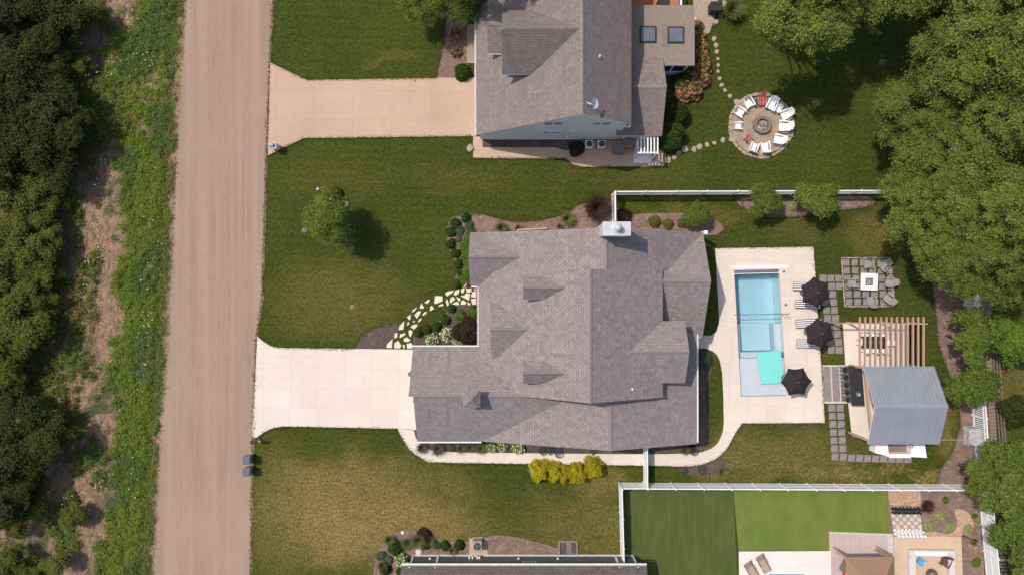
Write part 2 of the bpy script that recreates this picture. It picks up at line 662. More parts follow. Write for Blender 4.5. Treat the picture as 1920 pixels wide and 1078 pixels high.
M['bark_g'] = mat('dead_bark', (.33, .29, .25), (.22, .19, .16), 7, .95)
M['paver'] = mat('grey_paver', (.255, .215, .205), (.205, .172, .165), 3, .9, bmp=.2)
M['paver_l'] = mat('paver_border', (.56, .48, .42), (.47, .40, .35), 4, .9)
M['flag'] = mat('cream_flagstone', (.70, .59, .49), (.60, .49, .40), 4, .9, bmp=.2)
M['step'] = mat('tan_stepping_stone', (.40, .30, .23), (.30, .225, .17), 5, .9, bmp=.3)
M['stone'] = mat('grey_stone', (.24, .19, .155), (.17, .135, .11), 6, .9, bmp=.4)
M['brick'] = mat('red_brick', (.30, .13, .08), (.22, .10, .065), 9, .9)
M['teal'] = stripes_mat('teal_mat', (.15, .55, .50), (.20, .64, .585), .16, 0, .5)
M['red_c'] = mat('red_chair_plastic', (.47, .13, .115), (.40, .105, .095), 4, .5)
M['blue_c'] = mat('blue_chair_plastic', (.12, .40, .68), (.09, .33, .60), 4, .5)
M['brown_c'] = mat('brown_chair_wood', (.13, .075, .06), (.095, .055, .045), 4, .6)
M['beige_c'] = mat('beige_sling', (.40, .30, .22), (.34, .25, .185), 6, .8)
M['canvas'] = mat('brown_canvas', (.27, .165, .105), (.24, .145, .09), 3, .85)
M['marble'] = mat('pale_sofa', (.60, .56, .53), (.54, .50, .48), 3, .8)
M['ember'] = mat('fire_glass', (.55, .5, .47), (.10, .07, .06), 14, .5, lo=.4, hi=.6)
M['cover'] = mat('grey_cover', (.42, .39, .40), (.30, .28, .29), 3, .7, bmp=.3)
M['lounge'] = stripes_mat('striped_cushion', (.055, .04, .065), (.80, .79, .79), .17, 1, .5, .25)
M['pale_metal'] = mat('pale_cover_box', (.72, .70, .69), (.66, .64, .63), 3, .5)
M['roofing'] = mat('rolled_roofing', (.26, .205, .17), (.22, .175, .145), 2.5, .95, .1)
M['skyglass'] = mat('skylight_glass', (.14, .15, .18), (.11, .12, .145), 2, .12, .6)

# leaves
M['lf_big'] = leaf_mat('leaf_maple', (.205, .250, .044), (.064, .087, .016), .26, (.12, .10, .065))
M['lf_mid'] = leaf_mat('leaf_young', (.145, .190, .030), (.052, .076, .013), .2)
M['lf_lime'] = leaf_mat('leaf_bright', (.19, .26, .035), (.12, .175, .026))
M['lf_dark'] = leaf_mat('leaf_wood', (.072, .086, .020), (.026, .034, .009))  # dark wood foliage, deepened further to imitate lens darkening toward the corner
M['lf_olive'] = leaf_mat('leaf_olive', (.165, .185, .034), (.085, .10, .020))
M['lf_weep'] = leaf_mat('leaf_weeping', (.185, .235, .045), (.09, .12, .025), .34)
M['lf_box'] = leaf_mat('leaf_box', (.055, .095, .016), (.032, .058, .011))
M['lf_host'] = leaf_mat('leaf_hosta', (.12, .19, .03), (.085, .14, .022))
M['lf_hostl'] = leaf_mat('leaf_hosta_pale', (.36, .38, .16), (.20, .26, .08))
M['lf_gold'] = leaf_mat('leaf_gold', (.50, .42, .024), (.28, .25, .015))
M['lf_purple'] = leaf_mat('leaf_purple', (.050, .024, .022), (.032, .016, .015))
M['lf_maroon'] = leaf_mat('leaf_maroon_grass', (.105, .055, .04), (.055, .028, .024))
M['lf_brown'] = leaf_mat('leaf_brown', (.070, .048, .024), (.045, .030, .017))
M['lf_blue'] = leaf_mat('leaf_blue', (.085, .12, .105), (.06, .09, .08))
M['lf_sage'] = leaf_mat('leaf_sage', (.13, .16, .10), (.09, .12, .065))
M['lf_grass'] = leaf_mat('leaf_ornamental_grass', (.20, .21, .075), (.13, .145, .045))
M['lf_grassd'] = leaf_mat('leaf_fountain_grass', (.17, .15, .085), (.11, .105, .05))
M['lf_weed'] = leaf_mat('leaf_weed', (.23, .29, .045), (.14, .195, .034), .4)
M['lf_weedb'] = leaf_mat('leaf_weed_blue', (.165, .235, .055), (.10, .16, .036), .4)
M['lf_lawn'] = leaf_mat('leaf_lawn_blades', (.075, .110, .018), (.045, .070, .011))
M['fl_white'] = leaf_mat('petal_white', (.80, .76, .55), (.70, .68, .42), .2)
M['fl_pink'] = leaf_mat('petal_pink', (.52, .25, .18), (.42, .17, .13), .2)
M['fl_rose'] = leaf_mat('petal_rose', (.50, .06, .09), (.40, .045, .07), .2)
M['fl_lil'] = leaf_mat('petal_pale', (.62, .62, .68), (.5, .5, .58), .2)

# ---------------------------------------------------------------- ground, roads, paths
def sheet(name, polypx, z0, z1, m, sm=0, world_pts=None):
    b = MB()
    p = world_pts if world_pts else [(wx(x), wy(y)) for x, y in (smooth(polypx, sm) if sm else polypx)]
    b.prism(p, z0, z1)
    return struct(b.build(name, m))


g = MB()
hole = [(wx(x), wy(y), 0) for x, y in ((1376, 507), (1460, 505), (1475, 742), (1389, 743))]       # the pool basin
far = [(-300, 300, 0), (300, 300, 0), (300, -300, 0), (-300, -300, 0)]
for k in range(4):
    g.face([hole[k], hole[(k + 1) % 4], far[(k + 1) % 4], far[k]])
struct(g.build('ground', M['grass']))

road_l = [(372, -900), (348, 0), (336, 180), (325, 400), (311, 700), (300, 800), (288, 1078), (255, 2000)]
road_r = [(552, -900), (512, 0), (506, 120), (500, 280), (491, 560), (480, 640), (474, 820), (470, 1078), (440, 2000)]
sheet('forest_floor', [(-4000, -2500)] + [(x - 8, y) for x, y in road_l] + [(240, 3500), (-4000, 3500)], 0, .004, M['floor'])


def wob(line, amp, seed, step=14):
    rnd = random.Random(seed)
    out = []
    for (x0, y0), (x1, y1) in zip(line, line[1:]):
        k = max(1, int(abs(y1 - y0) / step)) if -40 < y0 < 1200 else 1
        for j in range(k):
            t = j / k
            out.append((x0 + (x1 - x0) * t + rnd.uniform(-amp, amp), y0 + (y1 - y0) * t))
    out.append(line[-1])
    return out


sheet('road_verge', wob([(x - 12, y) for x, y in road_l], 5, 1) + [(x + 10, y) for x, y in road_l[::-1]], 0, .012, M['verge'])
sheet('road_edge', [(x - 12, y) for x, y in road_r] + wob([(x + 2.2, y) for x, y in road_r], 1.2, 3)[::-1], 0, .014, M['verge'])
sheet('road', wob(road_l, 2.4, 2, 7) + wob(road_r, .5, 4)[::-1], 0, .03, M['road'])

# driveways
sheet('driveway_north', [(507, 118), (576, 151), (893, 146), (893, 256), (570, 260), (503, 292)], 0, .06, M['conc_n'])
sheet('walk_north', [(887, 257), (905, 257), (905, 277), (1040, 277), (1066, 283), (1080, 264), (1245, 264), (1245, 313), (1090, 313.5), (1075, 310), (1060, 298),
                     (887, 297)], 0, .056, M['conc_n'])
sheet('porch_slab', [(876, 47), (912, 47), (912, 120), (876, 120)], 0, .12, M['conc_g'])
sheet('driveway_main', smooth([(483, 630), (497, 641), (515, 650), (545, 652)], 4, False) + [(790, 655), (790, 806), (745, 803), (560, 799)]
      + smooth([(530, 799), (512, 802), (495, 810), (482, 820)], 4, False) + [(473, 818)], 0, .06, M['conc_m'])
outer = smooth([(745, 803.4), (756, 824), (770, 844), (795, 861), (820, 866), (1000, 869), (1210, 872), (1290, 873.5), (1322, 868), (1346, 857), (1364, 838),
                (1378, 812), (1391, 793.2)], 5, False)
inner = smooth([(1357, 793.2), (1354, 812), (1343, 833), (1322, 845), (1296, 849), (1210, 850.5), (1000, 849), (835, 846), (800, 838), (782, 824), (776, 806)], 5, False)
sheet('walk_south', outer + inner, 0, .056, M['conc_m'])

# pool deck in four slabs round the basin
P1, P2, P3, P4 = (1376, 507), (1460, 505), (1475, 742), (1389, 743)
b = MB()
for poly in ([(1341, 466), (1525, 463), (1527.7, 505), P2, P1, (1343, 507)],
             [P2, (1527.7, 505), (1543, 742), P3],
             [P4, P3, (1543, 742), (1546, 792), (1391, 793), (1357, 793), (1356, 743)],
             [(1343, 507), P1, P4, (1356, 743), (1354, 700), (1350, 678), (1345, 666), (1336, 658), (1322, 653), (1290, 652), (1290, 628), (1332, 629), (1343, 622), (1348, 606), (1346, 560)]):
    b.prism([(wx(x), wy(y)) for x, y in poly], 0, .06)
struct(b.build('pool_deck', M['conc_p']))

# planting beds and bare ground
sheet('mulch_bed_front', [(853, 405), (900, 401), (960, 416), (1010, 414), (1060, 402), (1085, 385), (1150, 380), (1150, 440), (885, 445), (885, 537), (860, 536), (852, 525), (856, 500),
                          (842, 470), (836, 445), (838, 425)], 0, .03, M['mulch_b'], 3)
sheet('mulch_bed_entry', [(898, 572), (842, 571), (836, 588), (822, 602), (800, 612), (776, 625), (772, 655), (898, 655)], 0, .03, M['mulch'])
sheet('mulch_bed_drive', smooth([(664, 653), (676, 632), (700, 614), (735, 605), (748, 612), (742, 630), (730, 653)], 4, False), 0, .032, M['mulch'])
sheet('mulch_bed_porch', [(838, 0), (876, 0), (876, 147), (818, 148), (832, 80)], 0, .03, M['mulch_b'])
sheet('mulch_bed_gable', [(906, 258), (1085, 258), (1085, 280), (1060, 283), (1040, 276), (906, 276)], 0, .07, M['mulch'])
sheet('mulch_bed_roses', [(1165, 408), (1240, 400), (1330, 405), (1345, 440), (1165, 440)], 0, .03, M['mulch_b'], 3)
sheet('mulch_bed_fence_trees', [(1385, 372), (1480, 374), (1600, 368), (1640, 374), (1625, 388), (1560, 398), (1480, 408), (1420, 405), (1395, 392)], 0, .03, M['mulch_b'], 3)
sheet('mulch_bed_garden', [(1745, 520), (1800, 500), (1860, 560), (1868, 830), (1860, 912), (1755, 911), (1762, 880), (1785, 850), (1800, 800), (1798, 750), (1775, 690), (1758, 640), (1754, 580)],
      0, .03, M['mulch_b'])
sheet('mulch_bed_garage', [(776, 806), (790, 820), (830, 830), (1304, 830), (1304, 849), (1000, 849), (835, 846), (800, 838), (782, 824)], 0, .03, M['mulch'])
sheet('mulch_bed_side', [(1290, 655), (1318, 655), (1335, 690), (1322, 740), (1328, 800), (1318, 838), (1290, 846)], 0, .03, M['mulch'], 2)
sheet('mulch_bed_walk', [(1272, 877), (1322, 872), (1350, 860), (1362, 864), (1348, 884), (1310, 890), (1282, 885)], 0, .03, M['mulch'], 2)
sheet('mulch_bed_neighbour', [(700, 1078), (705, 1045), (722, 1012), (755, 995), (800, 998), (830, 1012), (890, 1016), (890, 1045), (770, 1060), (770, 1100), (700, 1100)], 0, .03, M['mulch_b'], 2)
sheet('mulch_bed_well', [(908, 1006), (960, 1005), (1000, 1014), (1050, 1030), (1050, 1045), (908, 1045)], 0, .03, M['mulch_b'], 2)
sheet('mulch_bed_lower', [(1665, 918), (1842, 918), (1850, 1300), (1664, 1300)], 0, .02, M['mulch_b'])
sheet('mulch_bed_gold', [(998, 873), (1128, 873), (1132, 892), (1080, 898), (1002, 894)], 0, .03, M['mulch'], 2)

# artificial turf of the lower yard
M['turf'] = None
m_, nt_, b_ = new_mat('artificial_turf')
b_.inputs['Roughness'].default_value = .85
o_ = objco(nt_)
f_ = noise(nt_, o_, 11, 4, .7)
c_ = mixc(nt_, ramp(nt_, noise(nt_, mapping(nt_, o_, (1, .5, 1)), .8, 5, .65), .3, .7), (.100, .140, .016), (.140, .168, .026))
L(nt_, mixc(nt_, .5, c_, mixc(nt_, f_, (.6, .6, .6), (1.35, 1.35, 1.35)), 'MULTIPLY'), b_.inputs['Base Color'])
bump(nt_, b_, f_, .6, .04)
M['turf'] = m_
m2, nt2, b2 = new_mat('artificial_turf_dark')
b2.inputs['Roughness'].default_value = .85
f2 = noise(nt2, objco(nt2), 11, 4, .7)
o2 = objco(nt2)
pile = noise(nt2, mapping(nt2, o2, (1, .12, 1)), 2.2, 4, .7)
big2 = noise(nt2, o2, .45, 4, .6)
c2_ = mixc(nt2, ramp(nt2, pile, .3, .7), (.048, .066, .008), (.070, .088, .012))
c2_ = mixc(nt2, math_(nt2, 'MULTIPLY', ramp(nt2, big2, .45, .75), .5), c2_, (.085, .105, .016))
L(nt2, mixc(nt2, .6, c2_, mixc(nt2, f2, (.6, .6, .6), (1.45, 1.45, 1.4)), 'MULTIPLY'), b2.inputs['Base Color'])
bump(nt2, b2, f2, .6, .04)
sheet('turf_strip', [(1172, 920), (1374, 920), (1389, 1200), (1172, 1200)], 0, .02, m2)
sheet('turf', [(1375, 920), (1664, 920), (1668, 1000), (1664, 1002), (1553, 998), (1557, 1031), (1385, 1032)], 0, .022, M['turf'])
sheet('pool_patio', [(1385, 1033), (1557, 1032), (1562, 1300), (1389, 1300)], 0, .06, M['conc_s'])
sheet('paver_patio', [(1554, 999), (1664, 1003), (1672, 1300), (1563, 1300)], 0, .05, concrete_mat('mixed_pavers', (.50, .40, .37), (.42, .33, .31), .45, .22, 0))
sheet('patio_border', [(1663, 1003), (1674, 1003), (1682, 1300), (1673, 1300)], 0, .058, M['paver_l'])
sheet('patio_border_top', [(1553, 996), (1674, 1000), (1674, 1003.5), (1664, 1003), (1554, 999)], 0, .058, M['paver_l'])
sheet('fire_patio_lower', [(1675, 1005), (1802, 1005), (1811, 1300), (1683, 1300)], 0, .05, concrete_mat('tan_pavers', (.60, .44, .31), (.54, .39, .28), .2, .1, 0))
sheet('bare_soil', [(1790, 955), (1815, 960), (1825, 985), (1806, 1004), (1700, 1004), (1745, 996), (1780, 1000), (1795, 985)], 0, .024, M['sand'], 3)
sheet('bare_soil_fence', [(1665, 918), (1725, 918), (1728, 948), (1667, 946)], 0, .024, M['sand'])
sheet('pavilion_slab', [(1580, 607), (1698, 607), (1702, 690), (1718, 690), (1722, 800), (1700, 832), (1640, 832), (1597, 816), (1590, 755), (1585, 690)], 0, .06, M['conc_p'])
sheet('bar_floor', [(1541, 684), (1593, 684), (1596, 756), (1545, 756)], 0, .045, M['paver_l'])
b = MB()
for x0, x1 in ((1542.5, 1556), (1558.5, 1572), (1574.5, 1590)):
    b.prism([(wx(x0), wy(687)), (wx(x1), wy(687)), (wx(x1 + 3), wy(752)), (wx(x0 + 3), wy(752))], .045, .056)
struct(b.build('bar_floor_slate', M['paver']))
sheet('stone_patio', [(1298, -80), (1345, -80), (1346, 10), (1338, 40), (1330, 62), (1320, 66), (1310, 50), (1300, 40)], 0, .05, M['step'])
m_, nt_, b_ = new_mat('circle_pavers')
o_ = nt_.nodes.new('ShaderNodeTexCoord').outputs['Object']
wv = nt_.nodes.new('ShaderNodeTexVoronoi')
wv.inputs['Scale'].default_value = 2.6
L(nt_, o_, wv.inputs['Vector'])
s_ = nt_.nodes.new('ShaderNodeSeparateColor')
L(nt_, wv.outputs['Color'], s_.inputs[0])
L(nt_, mixc(nt_, .6, mixc(nt_, s_.outputs[0], (.36, .27, .19), (.27, .205, .15)), mixc(nt_, noise(nt_, o_, 9, 5, .7), (.5, .5, .5), (1.4, 1.4, 1.4)), 'MULTIPLY'), b_.inputs['Base Color'])
b_.inputs['Roughness'].default_value = .9
b = MB()
R_ = random.Random(5)
b.prism([((math.cos(a) * (2.56 + R_.uniform(-.07, .07))), (math.sin(a) * (2.5 + R_.uniform(-.07, .07)))) for a in [k * 2 * math.pi / 40 for k in range(40)]], 0, .045)
o = struct(b.build('fire_pit_patio', m_))
o.location = W(1427, 236)
b = MB()
R_ = random.Random(6)
for r0, r1, n in ((2.58, 2.8, 34),):
    for k in range(n):
        a0, a1 = 2 * math.pi * (k + .06) / n, 2 * math.pi * (k + .94) / n
        ro = r1 + R_.uniform(-.05, .06)
        b.prism([(r0 * math.cos(a0), r0 * math.sin(a0)), (ro * math.cos(a0), ro * math.sin(a0)), (ro * math.cos(a1), ro * math.sin(a1)), (r0 * math.cos(a1), r0 * math.sin(a1))], 0, .06)
o = struct(b.build('patio_stone_ring', M['step']))
o.location = W(1427, 236)


# ---------------------------------------------------------------- houses
def slab(mb, pts, rx_, th=.16, skip=None):
    """roof plane: shingled top (slot 0), white edges and soffit (slot 1); rx_ is the ridge direction"""
    pts = [Vector(p) for p in pts]
    n = (pts[1] - pts[0]).cross(pts[2] - pts[0])
    if n.z < 0:
        pts = pts[::-1]
        n = -n
    n.normalize()
    e1 = Vector(rx_).normalized()
    e2 = n.cross(e1).normalized()
    mb.face(pts, 0, [(p.dot(e1), p.dot(e2)) for p in pts])
    d = Vector((0, 0, -th))
    k = len(pts)
    for i in range(k):
        p, q = pts[i], pts[(i + 1) % k]
        if skip and skip(p, q):
            continue
        mb.face([p + d, q + d, q, p], 1)
    mb.face([p + d for p in pts[::-1]], 1)


class House:
    def __init__(self, name, label, cat, loc, sh, cap, wall):
        self.root = thing(name, label, cat, loc)
        self.sh, self.cap, self.wall = sh, cap, wall
        self.roof, self.caps, self.walls = MB(), MB(), MB()
        self.gut = []

    def gable(self, ax, a0, a1, b0, z0, br, zr, b1, z1, inset=.35, base=0.0, wall=True, a0w=None, a1w=None, only=None, capr=True, shift1=0.0):
        P = (lambda a, bb, z: Vector((a, bb, z))) if ax == 'x' else (lambda a, bb, z: Vector((bb, a, z)))
        e = (1, 0, 0) if ax == 'x' else (0, 1, 0)
        isr = lambda p, q: abs(p.z - zr) < 1e-4 and abs(q.z - zr) < 1e-4
        if only != 1:
            slab(self.roof, [P(a0, b0, z0), P(a1, b0, z0), P(a1, br, zr), P(a0, br, zr)], e, skip=isr)
        if only != 0:
            slab(self.roof, [P(a0 + shift1, b1, z1), P(a1, b1, z1), P(a1, br, zr), P(a0 + shift1, br, zr)], e, skip=isr)
        if capr:
            for s, bb, zz in ((-1, b0, z0), (1, b1, z1)):
                if only == 0 and s == 1 or only == 1 and s == -1:
                    continue
                sl = (zr - zz) / abs(br - bb)
                w = .14
                self.caps.face([P(a0 - .02, br, zr + .03), P(a1, br, zr + .03), P(a1, br + s * w, zr + .03 - sl * w), P(a0 - .02, br + s * w, zr + .03 - sl * w)]
                               if (s == -1) != (ax == 'x') else
                               [P(a0 - .02, br + s * w, zr + .03 - sl * w), P(a1, br + s * w, zr + .03 - sl * w), P(a1, br, zr + .03), P(a0 - .02, br, zr + .03)], 0)
        if wall:
            aw0 = a0 + inset if a0w is None else a0w
            aw1 = a1 - inset if a1w is None else a1w
            th = .17
            s0 = (zr - z0) / abs(br - b0)
            s1 = (zr - z1) / abs(br - b1)
            sg = 1 if b1 > b0 else -1
            c0, c1 = b0 + sg * inset, b1 - sg * inset
            prof = [(c0, base), (c1, base), (c1, z1 + s1 * inset - th), (br, zr - th), (c0, z0 + s0 * inset - th)]
            v = [P(aw0, q[0], q[1]) for q in prof] + [P(aw1, q[0], q[1]) for q in prof]
            self.walls.solid(v, [(0, 1, 2, 3, 4), (9, 8, 7, 6, 5)] + [(i, i + 5, (i + 1) % 5 + 5, (i + 1) % 5) for i in range(5)], 0)

    def gutter(self, p0, p1):
        self.gut.append((p0, p1))

    def finish(self):
        self.walls.build('wall', self.wall, self.root, True)
        r = self.roof.build('roof', [self.sh, M['white_p']], self.root, True)
        for i in range(0, len(self.caps.f), 2):
            c = MB()
            for f in self.caps.f[i:i + 2]:
                c.face([self.caps.v[k] for k in f])
            c.build('ridge_cap', self.cap, r, True)
        for p0, p1 in self.gut:
            b = MB()
            p0, p1 = Vector(p0), Vector(p1)
            d = (p1 - p0).normalized()
            s = d.cross(Vector((0, 0, 1))).normalized()
            b.bar(p0, p1, .015, .11)
            b.bar(p0 + s * .1, p1 + s * .1, .015, .11)
            b.bar(p0 + s * .05 - Vector((0, 0, .06)), p1 + s * .05 - Vector((0, 0, .06)), .115, .012)
            k = int((p1 - p0).length / .8)
            for j in range(1, k):
                q = p0.lerp(p1, j / k)
                b.bar(q + Vector((0, 0, .06)), q + s * .1 + Vector((0, 0, .06)), .03, .01)
            b.build('gutter', M['white_p'], self.root, True)
        return r


def vent_pipe(house_root, p, h=.35):
    b = MB()
    b.tube((p[0], p[1], p[2] - .1), (p[0], p[1], p[2] + h), .05, n=10)
    b.tube((p[0], p[1], p[2] - .12), (p[0], p[1], p[2] + .06), .14, .07, n=10)
    b.build('vent_pipe', M['white_p'], house_root, True)


# main house
Hm = House('house', 'large house with grey shingle roof, many gables and dormers, between cream driveway and pool', 'house', (4, -4, 0), M['shing_m'], M['cap_m'], M['side_m'])
zr = 8.4
mx_ = 5.71
Hm.gable('y', -8.43, 1.34, -2.67, 3.0, mx_, zr, 11.58, 5.7, a0w=-8.1, a1w=1.3, inset=.4)                 # main block
Hm.gable('y', 1.34, 4.4, -3.37, 2.8, 6.95, 7.85, 15.3, 3.4, a0w=1.4, a1w=4.1)                           # north block
Hm.gable('x', 10.3, 15.33, -3.88, 3.3, .49, 5.6, 4.4, 3.38, a0w=11.2, a1w=15.0)                         # north-east wing
Hm.gable('x', -8.05, .6, -12.48, 2.7, -8.47, 5.0, -4.86, 2.7, shift1=0, only=1, a0w=-7.7, wall=False)    # garage north slope
Hm.gable('x', -7.7, 4.75, -12.48, 2.7, -8.47, 5.0, -4.86, 2.7, only=0, a0w=-7.4)                          # garage south slope
Hm.gable('y', -12.49, -7.2, -2.38, 2.7, 7.55, 5.9, 14.75, 3.6, only=0, a0w=-12.2, capr=False, a1w=-7.3)
Hm.gable('y', -12.49, -3.6, -2.38, 2.7, 7.55, 5.9, 14.75, 3.6, only=1, wall=False, capr=False)
for s in (-1, 1):
    q = [Vector((7.55, -12.5, 5.935)), Vector((7.55, -8.5, 5.935)), Vector((7.55 + s * .15, -8.5, 5.885)), Vector((7.55 + s * .15, -12.5, 5.885))]
    Hm.caps.face(q if s == -1 else q[::-1])
Hm.gable('x', 8.3, 13.3, -7.33, 5.7, -4.83, 7.0, -2.58, 5.7, base=3.0, a0w=11.0, a1w=12.9)                # east cross gable
Hm.gable('x', -3.4, 1.6, .17, 3.0, 2.38, 4.75, 4.42, 3.05, a0w=-3.0)                                    # north-west cross gable
for yc, zc in ((-.06, 7.25), (-6.42, 7.25)):
    Hm.gable('x', .85, 4.2, yc - .87, zc - .95, yc, zc, yc + .87, zc - .95, inset=.14, base=4.6)         # small dormers
Hm.gable('x', -1.66, 1.35, -5.55, 4.0, -3.25, 5.5, -1.2, 4.0, inset=.2, base=2.6)                        # larger dormer
# walls of the garage under its north slope
Hm.walls.box((-3.4, -6.7, 1.35), (8.0, 3.0, 2.7))
Hm.walls.box((13.1, -6.0, 1.6), (2.6, 4.4, 3.2))
Hm.gutter((-2.62, -4.80, 2.62), (-8.05, -4.80, 2.62))
Hm.gutter((-7.7, -12.52, 2.62), (-2.5, -12.52, 2.62))
Hm.gutter((-2.71, .10, 2.92), (-2.71, -4.7, 2.92))
Hm.gutter((14.80, -12.4, 3.52), (14.80, -3.7, 3.52))
Hm.gutter((13.0, -3.92, 3.22), (15.2, -3.92, 3.22))
Hm.gutter((-3.3, .12, 2.92), (-2.7, .12, 2.92))
roof_m = Hm.finish()
b = MB()                                                                                               # chimney
b.box((7.42, 4.15, 5.6), (1.85, .86, 8.2), bev=.01)
o = b.build('chimney', M['side_m'], roof_m, True)
b = MB()
b.box((7.42, 4.15, 9.74), (2.0, 1.0, .08), m=0)
b.lathe([(.42, 9.78), (.2, 9.95), (.16, 10.0), (.16, 10.3), (.24, 10.3), (.24, 10.42), (.1, 10.5), (0, 10.52)], (7.44, 4.18, 0), 18, 0)
b.build('chimney_cap', mat('chimney_sheet_metal', (.50, .51, .52), (.44, .45, .46), 3, .5), roof_m, True)
b = MB()                                                                                               # cupola
cx_, cy_ = -3.07, -8.47
b.box((cx_, cy_, 5.3), (.86, .86, 1.5))
b.build('cupola', M['white_p'], roof_m, True)
b = MB()
for k in range(4):
    a0, a1 = math.pi / 4 + k * math.pi / 2, math.pi / 4 + (k + 1) * math.pi / 2
    slab(b, [(cx_ + 0.92 * math.cos(a0), cy_ + 0.92 * math.sin(a0), 6.05), (cx_ + 0.92 * math.cos(a1), cy_ + 0.92 * math.sin(a1), 6.05), (cx_, cy_, 6.6)],
         (-math.sin((a0 + a1) / 2), math.cos((a0 + a1) / 2), 0), .06, skip=lambda p, q: max(p.z, q.z) > 6.5)
    b.bar((cx_ + 0.92 * math.cos(a0), cy_ + 0.92 * math.sin(a0), 6.07), (cx_, cy_, 6.63), .07, .03, 2)
b.build('cupola_roof', [M['shing_m'], M['white_p'], M['cap_m']], roof_m, True)
vent_pipe(Hm.root, (9.03, -7.62, 6.85), .3)
for (px, py, z) in ((769, 701, 2.45), (778.5, 751, 2.45)):                                             # lamps over the garage doors
    p = W(px, py, z)
    b = MB()
    b.lathe([(.02, .12), (.08, .1), (.2, -.02), (.2, -.05), (.0, .05)], p, 14)
    b.bar(p + Vector((0, 0, .1)), p + Vector((.45, 0, .15)), .04, .04)
    b.build('gooseneck_lamp', M['greyd'], Hm.root, True)
for y0, y1 in ((-7.9, -5.5), (-11.8, -9.2)):
    b = MB()
    b.box((-7.73 + (.38 if y0 < -9 else .3), (y0 + y1) / 2, 1.1), (.06, y1 - y0, 2.2))
    for k in range(1, 4):
        b.box((-7.77 + (.38 if y0 < -9 else .3), (y0 + y1) / 2, k * .55), (.02, y1 - y0, .03))
    b.build('garage_door', M['white_p'], Hm.root, True)
b = MB()                                                                                               # brick step at the front door
b.prism([(wx(892.5), wy(539)), (wx(898), wy(539)), (wx(898), wy(572)), (wx(892.5), wy(572))], 0, .17)
b.build('door_step', M['brick'], Hm.root, True)

# north house
Hn = House('house', 'sage green gabled house with brown-grey shingles and satellite dish, beside tan driveway', 'house', (4, 18, 0), M['shing_n'], M['cap_n'], M['side_n'])
Hn.gable('y', 12.4, 34, -2.91, 2.6, 5.04, 9.3, 9.09, 6.2, inset=.22, a1w=33.5)
Hn.gable('x', -.75, 5.0, 16.15, 6.35, 18.6, 9.15, 21.0, 6.35, base=2.0, a1w=4.0)
Hn.gable('x', -1.9, 1.0, 18.36, 4.55, 20.2, 5.9, 22.0, 4.55, inset=.2, base=1.5)
Hn.gable('x', 8.4, 12.12, 12.24, 3.0, 15.72, 4.7, 18.5, 3.3, a0w=8.8, a1w=11.8)
Hn.gutter((-2.95, 25, 2.5), (-2.95, 12.45, 2.5))
Hn.gutter((-.78, 18.3, 4.45), (-1.9, 18.3, 4.45))
roof_n = Hn.finish()
root = Hn.root
b = MB()                                                                                               # sunroom with flat roof and skylights
b.prism([(9.05, 17.85), (14.7, 17.85), (14.7, 22.7), (9.05, 22.7)], 3.05, 3.22, 0, 1, True)
fr = b.build('sunroom_roof', [M['roofing'], M['white_p']], root, True)
for px, py in ((1215, 65), (1267, 66)):
    p = W(px, py, 3.3)
    b = MB()
    for s in (-1, 1):
        b.box((p.x + s * .60, p.y, 3.28), (.1, 1.3, .18))
        b.box((p.x, p.y + s * .60, 3.28), (1.1, .1, .18))
    f_ = b.build('skylight', M['dark'], fr, True)
    b = MB()
    b.box((p.x, p.y, 3.33), (1.1, 1.1, .02))
    b.build('pane', M['skyglass'], f_, True)
b = MB()
p = W(1249, 67, 3.25)
b.prism([(p.x - .3, p.y - .9), (p.x + .28, p.y - .9), (p.x + .28, p.y + .9), (p.x - .3, p.y + .9)], 3.225, 3.25)
b.build('roof_patch', M['stone'], fr, True)
b = MB()
x0, x1, y0, y1 = 9.0, 14.45, 18.15, 22.4
b.box(((x0 + x1) / 2, y0, .35), (x1 - x0, .12, .7))
b.box(((x0 + x1) / 2, y0, 2.95), (x1 - x0, .12, .2))
for k in range(5):
    b.box((x0 + .8 + k * 1.14, y0, 1.77), (.12, .13, 2.16))
b.box((x1, (y0 + y1) / 2, .35), (.12, y1 - y0 - .13, .7))
b.box((x1, (y0 + y1) / 2, 2.95), (.12, y1 - y0 - .13, .2))
for k in range(4):
    b.box((x1, y0 + .1 + k * 1.37, 1.77), (.13, .12, 2.16))
b.box(((x0 + x1) / 2, y1, 1.5), (x1 - x0, .12, 3.0))
f_ = b.build('sunroom_wall', M['white_p'], root, True)
b = MB()
b.box(((x0 + x1) / 2, y0 + .03, 1.77), (x1 - x0 - .2, .02, 2.1))
b.box((x1 - .03, (y0 + y1) / 2, 1.77), (.02, y1 - y0 - .2, 2.1))
b.build('glazing', M['glass'], f_, True)


def window(root, px, py, w, h, ywall, glassmat, n=2):
    """on a wall that faces -y: px, py is its middle in the photograph"""
    z = H * (1 - ywall / ((CY - py) / PPM))
    x = wx(px, z)
    b = MB()
    t = .15
    b.box((x, ywall - .03, z + h / 2 + t / 2), (w + 2 * t, .08, t))
    b.box((x, ywall - .03, z - h / 2 - t / 2), (w + 2 * t, .1, t))
    for s in (-1, 1):
        b.box((x + s * (w / 2 + t / 2), ywall - .03, z), (t, .08, h))
    b.box((x, ywall - .03, z), (.14, .06, h))
    f = b.build('window', M['white_p'], root, True)
    for s in (-1, 1):
        b = MB()
        b.box((x + s * (w / 4 + .035), ywall - .01, z), (w / 2 - .07, .03, h))
        b.build('pane', glassmat, f, True)
        b = MB()
        for k in (1, 2):
            b.box((x + s * (w / 4 + .035) + (k - 1.5) * w / 6, ywall - .03, z), (.025, .02, h))
        b.box((x + s * (w / 4 + .035), ywall - .031, z), (w / 2 - .07, .02, .025))
        b.build('muntin', M['white_p'], f, True)


